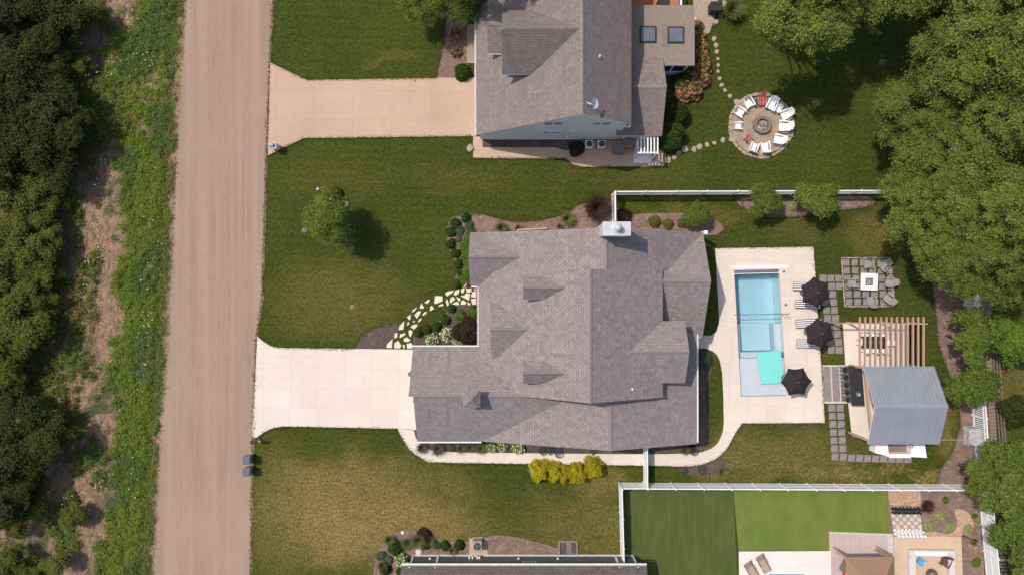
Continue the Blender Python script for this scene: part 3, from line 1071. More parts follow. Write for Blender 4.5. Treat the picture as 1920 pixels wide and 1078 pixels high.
YW = 12.61
window(root, 1038, 231, 1.35, .95, YW, M['glass'])
window(root, 1128, 231, 1.35, .95, YW, M['skyglass'])
window(root, 1034, 248, 1.3, .7, YW, M['glass'])
b = MB()
b.box((5.2, YW - .02, .22), (15, .06, .2))
b.build('skirting_board', M['white_p'], root, True)
for px, py in ((1074, 243), (1063, 255), (1097, 243)):
    z = H * (1 - YW / ((CY - py) / PPM))
    b = MB()
    b.box((wx(px, z), YW - .08, z), (.28 if px == 1074 else .2, .16, .16), bev=.02)
    b.build('wall_vent', M['white_p'], root, True)
b = MB()
for s in (0,):
    b.bar((9.0, 12.33, 6.05), (9.0, 12.33, 5.6), .1, .1)
    b.bar((9.0, 12.35, 5.6), (8.6, 12.55, 5.0), .1, .1)
b.build('downpipe', M['white_p'], root, True)
vent_pipe(root, W(1124, 107, 8.25))
b = MB()                                                                                               # satellite dish
q = W(1106, 198, 8.9)
b.tube(q + Vector((0, 0, -.3)), q + Vector((0, 0, .35)), .035)
b.tube(q + Vector((0, 0, .35)), q + Vector((.25, -.05, .55)), .03)
b.tube(q + Vector((-.25, .1, .3)), q + Vector((.1, 0, .35)), .03)
ax_ = Vector((.75, -.15, .55)).normalized()
sd = ax_.cross(Vector((0, 0, 1))).normalized()
u2 = sd.cross(ax_)
cc = q + Vector((.22, -.02, .6))
rings = []
for r_, d_ in ((0, .0), (.2, .015), (.36, .05), (.46, .09)):
    rings.append([cc + (sd * math.cos(a) * .85 + u2 * math.sin(a)) * r_ + ax_ * d_ for a in [k * math.pi / 10 for k in range(20)]])
for d2 in (0, -.025):
    for r0, r1 in zip(rings, rings[1:]):
        for k in range(20):
            f4 = [p + ax_ * d2 for p in (r0[k], r0[(k + 1) % 20], r1[(k + 1) % 20], r1[k])]
            b.face(f4 if d2 == 0 else f4[::-1], 0, None, True)
b.build('satellite_dish', M['white_p'], root, True)
b = MB()                                                                                               # deck behind the sunroom
b.prism([(9.0, 22.8), (14.0, 22.8), (14.0, 30), (9.0, 30)], .2, .8)
dk = b.build('deck', M['deck'], root, True)
b = MB()
for y in (22.95, 24.4, 25.8):
    b.box((13.95, y, 1.3), (.1, .1, 1.1))
b.bar((13.95, 22.9, 1.85), (13.95, 29, 1.85), .14, .06)
for k in range(14):
    b.box((13.95, 23.05 + k * .14, 1.3), (.03, .03, 1.0))
b.build('railing', M['white'], dk, True)
b = MB()
for k in range(6):
    x = 10.5 + k * .27
    b.bar((x, 12.25, 2.62), (x, 10.85, 2.62), .1, .12)
b.bar((10.4, 10.98, 2.5), (11.95, 10.98, 2.5), .08, .12)
b.bar((10.4, 12.2, 2.5), (11.95, 12.2, 2.5), .08, .1)
ar = b.build('door_pergola', M['white'], root, True)
for x in (10.36, 11.9):
    b = MB()
    b.box((x, 10.98, 1.25), (.12, .12, 2.38))
    b.build('post', M['white'], ar, True)
b = MB()
b.box((11.1, 11.0, .12), (1.5, .9, .12))
b.box((10.42, 11.7, 1.0), (.05, 1.1, 2.0))
b.build('screen', M['white_p'], ar, True)
b = MB()
b.box((9.3, 12.47, 2.0), (.1, .1, 2))
b.build('downpipe', M['white_p'], root, True)

# south house, only its edge is in view
Hb = House('house', 'slate blue house with dark shingle roof at the bottom edge, air conditioner beside it', 'house', (1, -26, 0), M['shing_b'], M['cap_m'], M['side_b'])
Hb.gable('x', -9.03, 10.98, -34, 2.6, -28.3, 5.3, -22.64, 2.6, inset=.13, a0w=-8.4, a1w=10.3)
Hb.gutter((10.98, -22.58, 2.5), (-9.03, -22.58, 2.5))
Hb.finish()
root = Hb.root
b = MB()
YB = -22.765
b.box((.95, YB + .02, .12), (18.8, .05, .22))
for x in (-6.25, 8.75):
    b.box((x, YB + .02, 1.45), (.16, .06, 2.4))
for x in (-8.36, 10.26):
    b.box((x, YB + .02, 1.45), (.14, .07, 2.4))
b.build('trim_board', M['white_p'], root, True)
for px, py, w, h in ((993, 1055.5, .95, .45), (929, 1058, .7, .3), (1075, 1060, .7, .3)):
    b = MB()
    z = H * (1 - YB / ((CY - py) / PPM))
    z = min(z, 2.2)
    x = wx(px, z)
    b.box((x, YB + .03, z), (w + .16, .06, h + .16))
    f_ = b.build('window', M['white_p'], root, True)
    b = MB()
    b.box((x, YB + .05, z), (w, .06, h))
    b.build('pane', M['skyglass'], f_, True)
for px in (806, 972, 1046):
    b = MB()
    z = .9
    b.box((wx(px, z), YB + .06, z), (.16, .12, .16), bev=.02)
    b.build('wall_vent', M['white_p'], root, True)
b = MB()
for k, px in enumerate((880, 886, 895, 899)):
    z = .75
    b.box((wx(px, z), YB + .09, z), (.12, .18, .26), bev=.02)
b.tube((wx(884, .5), YB + .1, .5), (wx(902, .5), YB + .1, .55), .05)
b.build('meter_box', M['white_p'], root, True)

# ---------------------------------------------------------------- pool
pool = thing('swimming_pool', 'rectangular pool with clear blue water and a pale tanning shelf, set in the cream deck', 'pool', W(1425, 625))


def pool_mat(name, c1, c2):
    m, nt, b = new_mat(name)
    b.inputs['Roughness'].default_value = .7
    o = objco(nt)
    n = noise(nt, o, 1.1, 4, .6, .5)
    L(nt, mixc(nt, ramp(nt, n, .3, .7), c1, c2), b.inputs['Base Color'])
    return m


M['liner'] = pool_mat('pool_liner', (.55, .60, .63), (.49, .55, .59))
wm, nt_, b_ = new_mat('pool_water')                       # tinted clear water with a glossy skin
tr_ = nt_.nodes.new('ShaderNodeBsdfTransparent')
tr_.inputs[0].default_value = (.97, .985, .99, 1)
gl_ = nt_.nodes.new('ShaderNodeBsdfGlossy')
gl_.inputs['Roughness'].default_value = .03
fr_ = nt_.nodes.new('ShaderNodeFresnel')
fr_.inputs[0].default_value = 1.33
bn_ = nt_.nodes.new('ShaderNodeBump')
bn_.inputs['Strength'].default_value = .25
bn_.inputs['Distance'].default_value = .05
L(nt_, noise(nt_, objco(nt_), 2.5, 3), bn_.inputs['Height'])
L(nt_, bn_.outputs[0], gl_.inputs['Normal'])
ms_ = nt_.nodes.new('ShaderNodeMixShader')
L(nt_, fr_.outputs[0], ms_.inputs[0])
L(nt_, tr_.outputs[0], ms_.inputs[1])
L(nt_, gl_.outputs[0], ms_.inputs[2])
va_ = nt_.nodes.new('ShaderNodeVolumeAbsorption')
va_.inputs['Color'].default_value = (.14, .76, .90, 1)
va_.inputs['Density'].default_value = .17
L(nt_, ms_.outputs[0], nt_.nodes['Material Output'].inputs[0])
L(nt_, va_.outputs[0], nt_.nodes['Material Output'].inputs[1])


def lerp2(a, b, t):
    return (a[0] + (b[0] - a[0]) * t, a[1] + (b[1] - a[1]) * t)


def pw(u, v, z=0.0):
    """pool coordinates: u across 0..1 (left to right), v along 0..1 (top to bottom)"""
    t, b = lerp2(P1, P2, u), lerp2(P4, P3, u)
    q = lerp2(t, b, v)
    return (wx(q[0]), wy(q[1]), z)


b = MB()
D = -1.75
SH, SV = -.22, .70          # tanning shelf depth and where it starts
b.face([pw(0, 0, D), pw(1, 0, D), pw(1, 1, D), pw(0, 1, D)][::-1])
for (u0, v0), (u1, v1) in (((0, 0), (1, 0)), ((1, 0), (1, 1)), ((1, 1), (0, 1)), ((0, 1), (0, 0))):
    b.face([pw(u0, v0, D), pw(u1, v1, D), pw(u1, v1, .02), pw(u0, v0, .02)])
b.build('basin', M['liner'], pool, True)


def pblock(name, u0, u1, v0, v1, z0, z1, m, par):
    bb = MB()
    bb.prism([pw(u, v)[:2] for u, v in ((u0, v0), (u1, v0), (u1, v1), (u0, v1))], z0, z1)
    return bb.build(name, m, par, True)


M['shelf'] = pool_mat('pool_shelf', (.53, .545, .59), (.49, .51, .56))
pblock('tanning_shelf', .004, .996, SV, .996, D + .01, SH, M['shelf'], pool)
pblock('shelf_step', .1, .9, SV - .045, SV - .002, D + .01, -.6, M['shelf'], pool)
pblock('bench', .004, .10, .43, SV - .004, D + .01, -.62, M['shelf'], pool)
pblock('bench', .86, .996, .43, SV - .004, D + .01, -.62, M['shelf'], pool)
pblock('floor_ledge', .11, .85, .43, SV - .05, D + .01, D + .3, M['liner'], pool)
bb = MB()
bb.prism([pw(u, v)[:2] for u, v in ((0.003, .003), (.997, .003), (.997, .997), (.003, .997))], D + .02, -.06, bottom=True)
bb.build('water', wm, pool, True)
bb = MB()                                                 # cover housing across the deep end
bb.prism([(wx(1369.5), wy(498)), (wx(1477), wy(496.3)), (wx(1477.5), wy(503)), (wx(1370, ), wy(505))], .06, .12)
bb.build('cover_housing', M['pale_metal'], pool, True)
bb = MB()
bb.bar(pw(.0, .012, -.02), pw(1, .012, -.02), .16, .05)
bb.build('cover_slat', M['greyd'], pool, True)
bb = MB()
bb.bar(pw(.0, .027, -.01), pw(1, .027, -.01), .06, .06)
bb.build('cover_bar', M['white_p'], pool, True)
bb = MB()                                                 # rope across the pool
a_, c_ = Vector(pw(-.05, .352, .08)), Vector(pw(1.15, .352, .09))
bb.tube(a_, c_, .022, n=6)
for k in range(24):
    p = a_.lerp(c_, .06 + .88 * k / 23)
    bb.tube(p - Vector((.06, 0, 0)), p + Vector((.06, 0, 0)), .035, n=6)
for q, s in ((a_, 1), (c_, -1)):
    bb.tube(q, q + Vector((s * .12, 0, .06)), .03)
bb.tube(c_ + Vector((-.3, -.1, 0)), c_ + Vector((.12, -.36, .0)), .02, n=6)
bb.tube(c_ + Vector((-.55, -.1, 0)), c_ + Vector((-.2, -.4, .0)), .02, n=6)
tag(bb.build('safety_rope', M['greyd']), 'thin dark rope stretched across the middle of the pool', 'rope')
for k, (px, py) in enumerate(((1469.5, 509.5), (1473, 571.5))):
    bb = MB()
    bb.lathe([(0, .07), (.1, .07), (.115, .062), (.115, .055)], W(px, py), 16)
    tag(bb.build('skimmer_hatch', M['cover_g']), ('round grey lid in the deck at the deep end corner of the pool', 'round grey lid in the deck beside the rope end')[k], 'deck lid', 'lids in the pool deck')
bb = MB()                                                 # teal float
bb.prism([(wx(x), wy(y)) for x, y in ((1419, 660), (1464, 657), (1470.5, 717), (1427.5, 720))], -.05, .02, bottom=True)
tag(bb.build('float_mat', M['teal']), 'bright teal foam mat floating over the pool shelf', 'float')

# ---------------------------------------------------------------- fences
NF = [0]


def fence(A, B, h, label, style, spacing=2.4, group='white vinyl fences'):
    A, B = Vector(A), Vector(B)
    d = B - A
    Lg = d.length
    ang = math.atan2(d.y, d.x)
    r = thing('fence', label, 'fence', (A.x, A.y, 0), ang, group)
    n = max(1, round(Lg / spacing))
    for k in range(n + 1):
        b = MB()
        x = Lg * k / n
        b.box((x, 0, h / 2 + .04), (.127, .127, h + .08), bev=.01)
        b.lathe([(.1, h + .08), (.1, h + .1), (0, h + .18)], (x, 0, 0), 4, sm=False)
        b.build('post', M['white'], r)
    zs = (.18, h * .5, h - .06) if style == 'solid' else (.25, h - .35, h - .02)
    for z in zs:
        b = MB()
        b.box((Lg / 2, 0, z), (Lg, .055 if z < h - .1 else .09, .14 if z < h - .1 else .09), bev=.01)
        b.build('rail', M['white'], r)
    b = MB()
    st, wd = (.15, .148) if style == 'solid' else (.16, .085)
    k = int(Lg / st)
    for j in range(k):
        b.box(((j + .5) * Lg / k, 0, h * .5), (wd * (Lg / k) / st, .022, h - .2))
    b.build('picket_panel', M['white'], r)
    return r


FH = 1.83
fence(W(1147.5, 366), W(1648, 364), 2.05, 'long white picket fence behind the three young trees, running toward the big maples', 'picket')
fence(W(1147, 368.5), W(1147.5, 418), 2.05, 'short white picket fence between the dark purple bush and the chimney', 'picket')
fence(W(1206, 830), W(1206.5, 902), FH, 'short white fence crossing the cream walk south of the house', 'solid')
fence(W(1160, 904), W(1205, 904), FH, 'shortest white fence, joining the walk fence to the turf corner', 'solid')
fence(W(1207, 904.5), W(1818, 907.5), FH, 'long white board fence between the striped lawn and the artificial turf', 'solid')
fence(W(1160, 906), W(1166, 1120), FH, 'solid white fence along the left side of the dark turf strip', 'solid')
fence(W(1803, 520), W(1829, 880), FH, 'white slatted fence beside the brown mulch bed, partly under the young trees', 'picket')
fence(W(1830, 884), W(1852, 1130), FH, 'solid white fence at the right of the fire patio with the blue chair', 'solid')
# low timber fence outside the garden
r = thing('rail_fence', 'weathered low timber rail fence and boards behind the white slatted fence', 'fence', W(1866, 780))
for y in (600, 650, 700, 750, 800, 850, 900, 950, 1000, 1060):
    b = MB()
    p = W(1858 + (y - 680) * .075, y)
    b.box((p.x, p.y, .55), (.12, .12, 1.1), bev=.01)
    b.build('post', M['wood_g'], r, True)
for dx, z in ((0, .35), (0, .7), (0, 1.05)):
    b = MB()
    b.bar(W(1856 + dx - 6, 600) + Vector((.09, 0, z)), W(1856 + dx + 28.5, 1060) + Vector((.09, 0, z)), .05, .14)
    b.build('rail', M['wood_g'], r, True)
b = MB()
for k in range(74):
    y = 600 + k * 6.5
    b.bar(W(1845 + (y - 680) * .075, y, 0) + Vector((0, 0, .1)), W(1857 + (y - 680) * .075, y, 0) + Vector((0, 0, .1)), .22, .05)
b.build('boardwalk', M['wood_g'], r, True)

# ---------------------------------------------------------------- plant builders
RNG = np.random.default_rng(11)


def unit(v):
    return v / np.maximum(np.linalg.norm(v, axis=-1, keepdims=True), 1e-6)


def leaf_quads(P, Nn, size, asp, rng):
    n = len(P)
    r = rng.normal(size=(n, 3))
    t = unit(np.cross(Nn, r))
    s = unit(np.cross(Nn, t))
    k = size * rng.uniform(.6, 1.3, (n, 1))
    a = t * k
    c = s * k * asp
    return np.stack([P - a, P - c * .9 + a * .1, P + a, P + c * .9 + a * .1], 1)


def quad_mesh(name, Vs, mats, idx=None, parent=None):
    """Vs (n,4,3)"""
    n = len(Vs)
    me = bpy.data.meshes.new(name)
    me.vertices.add(n * 4)
    me.vertices.foreach_set('co', Vs.reshape(-1).astype(np.float32))
    me.loops.add(n * 4)
    me.loops.foreach_set('vertex_index', np.arange(n * 4, dtype=np.int32))
    me.polygons.add(n)
    me.polygons.foreach_set('loop_start', np.arange(0, n * 4, 4, dtype=np.int32))
    me.polygons.foreach_set('loop_total', np.full(n, 4, np.int32))
    for m in (mats if isinstance(mats, (list, tuple)) else [mats]):
        me.materials.append(m)
    if idx is not None:
        me.polygons.foreach_set('material_index', idx.astype(np.int32))
    me.update(calc_edges=True)
    o = bpy.data.objects.new(name, me)
    C.objects.link(o)
    if parent:
        o.parent = parent
    return o


def crown_leaves(rng, R, zc, rz, nl, nc, nleaf, leaf, cl, up=.55, asp=.55, zmin=-.5):
    """lobes -> clumps -> leaves"""
    lobes = []
    d = rng.normal(size=(nl * 4, 3))
    d = unit(d)
    d = d[d[:, 2] > zmin][:nl]
    rr = rng.uniform(.40, .80, (len(d), 1))
    lob = d * rr * np.array([R, R, rz])
    lob = np.concatenate([lob, np.array([[0, 0, rz * .35]])])
    lr = R * rng.uniform(.22, .36, len(lob))
    cs = []
    for c, r in zip(lob, lr):
        out = unit(c[None, :] / np.array([R, R, rz]) + np.array([[0, 0, .35]]))
        dd = unit(rng.normal(size=(nc, 3)) + out * .9)
        cs.append(c + dd * r * rng.uniform(.6, 1.1, (nc, 1)) * np.array([1, 1, rz / R * .9 + .1]))
    cs = np.concatenate(cs)
    m = len(cs)
    cr = cl * rng.uniform(.6, 1.35, m)
    off = rng.normal(size=(m, nleaf, 3)) * np.array([1, 1, .36])
    P = cs[:, None, :] + off * cr[:, None, None] * .55
    out = unit(cs / np.array([R, R, rz]))[:, None, :]
    Nn = unit(out * .35 + unit(off) * .45 + np.array([0, 0, up + .25]) + rng.normal(size=P.shape) * .38)
    P = P.reshape(-1, 3)
    return leaf_quads(P + np.array([0, 0, zc]), Nn.reshape(-1, 3), leaf, asp, rng), lob + np.array([0, 0, zc])


def trunk_mesh(parent, h, r, lobs, m, rng, name='trunk'):
    b = MB()
    k = 5
    pts = [Vector((0, 0, -.05))]
    for j in range(1, k + 1):
        pts.append(Vector((rng.uniform(-.06, .06) * h * .3, rng.uniform(-.06, .06) * h * .3, h * j / k)))
    for j in range(k):
        b.tube(pts[j], pts[j + 1], r * (1 - .55 * j / k) * (1.25 if j == 0 else 1), r * (1 - .55 * (j + 1) / k), 8, caps=False)
    for q in lobs:
        q = Vector(q)
        s = pts[-1].lerp(pts[2], rng.uniform(0, .8))
        mid = s.lerp(q, .5) + Vector((0, 0, abs(q.z - s.z) * .12))
        b.tube(s, mid, r * .36, r * .22, 6, caps=False)
        b.tube(mid, q, r * .22, r * .05, 6, caps=False)
    return b.build(name, m, parent)


def tree_proto(name, label, cat, seed, R, zc, rz, nl, nc, nleaf, leaf, cl, lm, tr=.2, bark='bark', limbs=10, **kw):
    rng = np.random.default_rng(seed)
    root = thing(name, label, cat)
    V, lob = crown_leaves(rng, R, zc, rz, nl, nc, nleaf, leaf, cl, **kw)
    quad_mesh('crown', V, M[lm], None, root)
    trunk_mesh(root, zc * .62, tr, lob[:limbs], M[bark], random.Random(seed))
    return Kind(root)


def bush_proto(name, label, cat, seed, R, rz, n, leaf, lm, asp=.55, lump=.25, flowers=None, nf=0, fsize=.06, stems=True):
    """dense low shrub: leaves over a lumpy dome, short woody stems inside"""
    rng = np.random.default_rng(seed)
    root = thing(name, label, cat)
    d = unit(rng.normal(size=(n, 3)))
    d[:, 2] = np.abs(d[:, 2]) * 1.0 - .1
    d = unit(d)
    ph = rng.uniform(0, 6.28, 8)
    f = rng.normal(size=(8, 3)) * 2.6
    lumps = sum(np.sin(d @ f[i] + ph[i]) for i in range(8)) / 8 * lump * 2
    rad = (1 + lumps) * rng.uniform(.55, 1.0, n) ** .45
    P = d * rad[:, None] * np.array([R, R, rz]) + np.array([0, 0, rz * .12])
    P[:, 2] = np.maximum(P[:, 2], .03)
    Nn = unit(d * .7 + np.array([0, 0, .4]) + rng.normal(size=(n, 3)) * .5)
    V = leaf_quads(P, Nn, leaf, asp, rng)
    quad_mesh('foliage', V, M[lm], None, root)
    if flowers and nf:
        d = unit(rng.normal(size=(nf, 3)))
        d[:, 2] = np.abs(d[:, 2]) * .9 + .05
        d = unit(d)
        c = d * np.array([R, R, rz]) * rng.uniform(.93, 1.08, (nf, 1)) + np.array([0, 0, rz * .12])
        k = 14
        off = unit(rng.normal(size=(nf, k, 3)))
        P = c[:, None, :] + off * fsize * rng.uniform(.7, 1.1, (nf, 1, 1))
        V = leaf_quads(P.reshape(-1, 3), unit(off.reshape(-1, 3) + .2), fsize * .55, .8, rng)
        quad_mesh('blossom', V, M[flowers], None, root)
    if stems:
        b = MB()
        rr = random.Random(seed)
        for k in range(5):
            a = k * 1.26
            b.tube((0, 0, 0), (math.cos(a) * R * .5, math.sin(a) * R * .5, rz * .7), R * .03, R * .012, 5, caps=False)
        b.build('stem', M['bark'], root)
    return Kind(root)


def tuft_proto(name, label, cat, seed, R, h, n, lm, w=.02, droop=.6):
    """ornamental grass: arching blades from one base"""
    rng = np.random.default_rng(seed)
    root = thing(name, label, cat)
    a = rng.uniform(0, 2 * np.pi, n)
    ln = rng.uniform(.55, 1.05, n)
    reach = R * ln * rng.uniform(.25, 1.0, n) ** .7
    dirv = np.stack([np.cos(a), np.sin(a), np.zeros(n)], 1)
    side = np.stack([-np.sin(a), np.cos(a), np.zeros(n)], 1)
    base = dirv * rng.uniform(0, R * .14, (n, 1))
    Vs = []
    K = 4
    hh = h * ln * rng.uniform(.7, 1.1, n)
    for k in range(K):
        q = []
        for t in (k / K, (k + 1) / K):
            z = hh * (t * (1 + droop) - droop * 1.15 * t * t)
            p = base + dirv * (reach * t ** 1.3)[:, None]
            p[:, 2] = np.maximum(z, .02)
            q.append((p, w * (1 - .8 * t)))
        (p0, w0), (p1, w1) = q
        Vs.append(np.stack([p0 - side * w0, p0 + side * w0, p1 + side * w1, p1 - side * w1], 1))
    quad_mesh('blades', np.concatenate(Vs), M[lm], None, root)
    return Kind(root)

# ---------------------------------------------------------------- trees
def at(px, py, z=0.0):
    """ground point under something whose middle, z metres up, shows at this photograph pixel"""
    p = W(px, py, z)
    return (p.x, p.y, 0)


rr = random.Random(3)
BIG = [tree_proto('broadleaf_tree', 'x', 'tree', 40 + k, 5.0, 8.2, 4.3, 21, 12, 190, .098, .50, 'lf_big', tr=.27) for k in range(3)]
big_spots = [
    (1515, -22, 5.3, 0, 'broad dark maple at the top edge, left of the other big maples, shading the lawn'),
    (1812, 88, 4.7, 1, 'huge maple whose crown reaches farthest over the north house lawn'),
    (1872, 85, 5.6, 2, 'tall maple in the upper right corner beside the huge lawn maple'),
    (1756, 208, 4.1, 0, 'big maple overhanging the lawn level with the round fire pit'),
    (1862, 240, 4.7, 1, 'big maple behind the one level with the fire pit, at the right edge'),
    (1758, 308, 4.1, 2, 'big maple just above the far end of the white picket fence'),
    (1850, 372, 4.4, 0, 'big maple at the right edge level with the picket fence end'),
    (1742, 398, 3.8, 1, 'maple covering the end of the white picket fence'),
    (1792, 472, 3.7, 2, 'big maple above the square fire table patio'),
    (1885, 468, 4.1, 1, 'big maple at the right edge beside the white slatted fence top'),
    (1745, -45, 4.2, 0, 'maple cut off by the top edge between the dark maple and the corner maple'),
    (1915, 175, 4.2, 1, 'maple squeezed between the corner maple and the right edge'),
]
for i, (px, py, R, k, lab) in enumerate(big_spots):
    BIG[k].put(at(px, py, 8.2 * R / 5), rr.uniform(0, 6.28), R / 5 * .96, lab, 'big maples of the east side')
# trees out of the picture that shade the north roof and lawn
BIG[0].put(at(868, -120, 10.2), 1.0, (.62, .62, 1.25), 'maple beyond the top edge shading the north house roof', 'maples at the top edge')
BIG[1].put(at(1662, -100, 8.2), 2.0, 1.0, 'maple beyond the top edge shading the shadowed lawn', 'maples at the top edge')

MID = [tree_proto('young_tree', 'x', 'tree', 60 + k, 2.0, 3.0, 1.75, 13, 11, 75, .12, .34, 'lf_mid', tr=.09, limbs=8) for k in range(2)]
mid_spots = [
    (1431, 374, 1.40, 0, 'small round tree in front of the picket fence, left of the pale hosta'),
    (1535, 378, 1.75, 1, 'wider round tree in front of the picket fence, right of the pale hosta'),
    (1308, 402, 1.15, 1, 'small tree at the north-east corner of the large house by the roses'),
    (1822, 634, 2.15, 0, 'round tree over the white slatted fence level with the pergola'),
    (1829, 720, 2.05, 1, 'round tree over the white slatted fence level with the metal roof'),
    (1834, 886, 1.65, 0, 'round tree at the corner where the board fence meets the mulch bed'),
    (1896, 860, 2.0, 1, 'wide tree at the right edge above the solid white fence'),
    (1886, 925, 2.0, 0, 'wide tree hanging over the top of the solid white fence'),
    (1906, 990, 2.0, 1, 'tree at the lower right edge behind the solid white fence'),
    (1925, 1050, 2.2, 0, 'tree at the lower right corner outside the solid white fence'),
]
for px, py, R, k, lab in mid_spots:
    MID[k].put(at(px, py, 3.0 * R / 2), rr.uniform(0, 6.28), R / 2, lab, 'young trees along the white fences')
LIME = tree_proto('light_green_tree', 'bright green dense tree outside the slatted fence at the right edge', 'tree', 70, 2.2, 2.4, 1.6, 14, 26, 40, .12, .34, 'lf_lime', tr=.1)
LIME.put(at(1893, 640, 2.4))
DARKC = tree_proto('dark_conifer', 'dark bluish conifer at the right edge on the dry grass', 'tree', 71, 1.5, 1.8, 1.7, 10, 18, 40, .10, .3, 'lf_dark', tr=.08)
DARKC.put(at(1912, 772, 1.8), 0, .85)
WEEP = tree_proto('weeping_tree', 'airy weeping tree alone in the front lawn with a dark shadow', 'tree', 73, 2.15, 3.6, 2.2, 20, 26, 40, .10, .40, 'lf_weep', tr=.09, limbs=14, asp=.3, up=.3)
WEEP.put(at(617, 415, 3.7), .4, 1.0)
WEEP.put(at(802, 4, 3.6), 2.0, .92, 'yellowish weeping tree on the north lawn at the top edge')
WEEP.put(at(866, -16, 3.6), 3.5, 1.0, 'darker weeping tree beside the north house porch at the top edge')

# roadside wood
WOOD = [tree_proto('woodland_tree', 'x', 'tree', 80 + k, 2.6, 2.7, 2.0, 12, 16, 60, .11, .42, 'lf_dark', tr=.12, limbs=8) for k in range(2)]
OLIV = [tree_proto('woodland_sapling', 'x', 'tree', 90 + k, 1.8, 2.0, 1.5, 10, 15, 50, .10, .36, 'lf_olive', tr=.07, limbs=8) for k in range(2)]
outer_ = [(25, 25, 2.6), (18, 95, 2.5), (28, 165, 2.9), (10, 235, 2.7), (22, 300, 2.7), (26, 800, 2.5), 
          (14, 870, 2.6), (-8, 950, 2.6)]
middle_ = [(75, 18, 2.5), (80, 80, 2.3), (78, 200, 2.6), (72, 265, 2.6), (78, 830, 2.4), (55, 905, 1.8), (68, 145, 2.3)]
inner_ = [(126, 30, 2.3), (128, 205, 2.2), (122, 260, 2.3), (112, 320, 1.9), (134, 245, 1.6)]
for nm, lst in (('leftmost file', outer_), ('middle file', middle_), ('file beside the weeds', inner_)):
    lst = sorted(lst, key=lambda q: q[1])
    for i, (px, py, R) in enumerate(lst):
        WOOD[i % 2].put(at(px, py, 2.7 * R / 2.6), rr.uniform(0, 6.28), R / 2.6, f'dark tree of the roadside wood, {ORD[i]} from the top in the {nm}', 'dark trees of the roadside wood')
sap = [(8, 370, 2.0), (20, 440, 2.1), (4, 520, 2.1), (14, 600, 1.9), (4, 660, 2.0), (2, 735, 1.7), (66, 345, 1.7), (62, 475, 1.8), (50, 550, 1.6), (92, 380, 1.2), (110, 440, 1.0), (40, 460, 1.5), (78, 105, 1.7), (92, 130, 1.5), (38, 385, 1.7), (28, 420, 1.6), (72, 420, 1.4), (88, 450, 1.3), (45, 500, 1.5), (80, 515, 1.3), (55, 630, 1.9), (80, 605, 1.2), (24, 700, 1.2), (20, 570, 1.3), (95, 555, 1.0),
       (15, 1058, 1.5), (55, 1068, 1.2), (140, 970, 1.1), (75, 960, 1.2), (105, 1062, 1.2), (28, 985, 1.1), (150, 60, 1.2), (118, 95, 1.3), (175, 20, 1.1), (158, 120, .9)]
for i, (px, py, R) in enumerate(sorted(sap, key=lambda q: q[1])):
    OLIV[i % 2].put(at(px, py, 2.0 * R / 1.8), rr.uniform(0, 6.28), R / 1.8, f'olive green sapling in the roadside wood, {ORD[i]} of them from the top', 'saplings of the roadside wood')
r = thing('dead_tree', 'bare pale dead branches sticking out of the wood at the left edge', 'tree', at(-8, 760, .5))
b = MB()
rd = random.Random(8)
for k in range(9):
    a = rd.uniform(.2, 1.9)
    ln = rd.uniform(1.0, 3.2)
    p0 = Vector((0, 0, .6))
    p1 = Vector((math.cos(a) * ln * .5, math.sin(a) * ln * .6, rd.uniform(1.8, 3.4)))
    b.tube(p0, p1, .06, .03, 6)
    for j in range(3):
        p2 = p1 + Vector((rd.uniform(-.6, .8), rd.uniform(0, .9), rd.uniform(-.2, .7)))
        b.tube(p0.lerp(p1, rd.uniform(.5, 1)), p2, .025, .008, 5)
b.tube((0, 0, 0), (0, 0, .9), .13, .08, 8)
b.build('branches', M['bark_g'], r)

# weeds between the wood and the road: nobody could count them
def edge_l(y):
    return float(np.interp(y, [q[1] for q in road_l], [q[0] for q in road_l]))


def weed_field(name, label, seed, n, fn, mats, leaf, hmul=1.0, asp=.45):
    rng = np.random.default_rng(seed)
    Vs, idx = [], []
    pr = random.Random(seed)
    while n > 0:
        y = pr.uniform(-40, 1120)
        q = fn(y, pr)
        if q is None:
            continue
        x, h, mi = q
        n -= 1
        k = pr.randint(34, 60)
        s = pr.uniform(.22, .5)
        c = np.array([wx(x, h * .6), wy(y, h * .6), 0])
        P = rng.normal(size=(k, 3)) * np.array([s, s, .5]) * .6
        P[:, 2] = np.clip(h * (.72 + P[:, 2] * .5) * (1 - .35 * (P[:, 0] ** 2 + P[:, 1] ** 2) / (s * s)), .03, 2)
        Nn = unit(np.stack([P[:, 0] / s, P[:, 1] / s, np.full(k, 1.3)], 1) + rng.normal(size=(k, 3)) * .4)
        Vs.append(leaf_quads(P + c, Nn, leaf, asp, rng))
        idx.append(np.full(k, mi))
    o = quad_mesh(name, np.concatenate(Vs), [M[m] for m in mats], np.concatenate(idx))
    o['kind'] = 'stuff'
    o['label'] = label
    o['category'] = 'weeds'
    return o


BARE = [(180, 380, 34, 70), (205, 430, 26, 100), (195, 560, 24, 70), (178, 680, 22, 60), (130, 460, 16, 60), (225, 20, 30, 40), (165, 40, 18, 26), (185, 350, 24, 34), (195, 790, 22, 60)]


def bare(x, y):
    return any(((x - a) / rx) ** 2 + ((y - b_) / ry) ** 2 < 1 for a, b_, rx, ry in BARE)


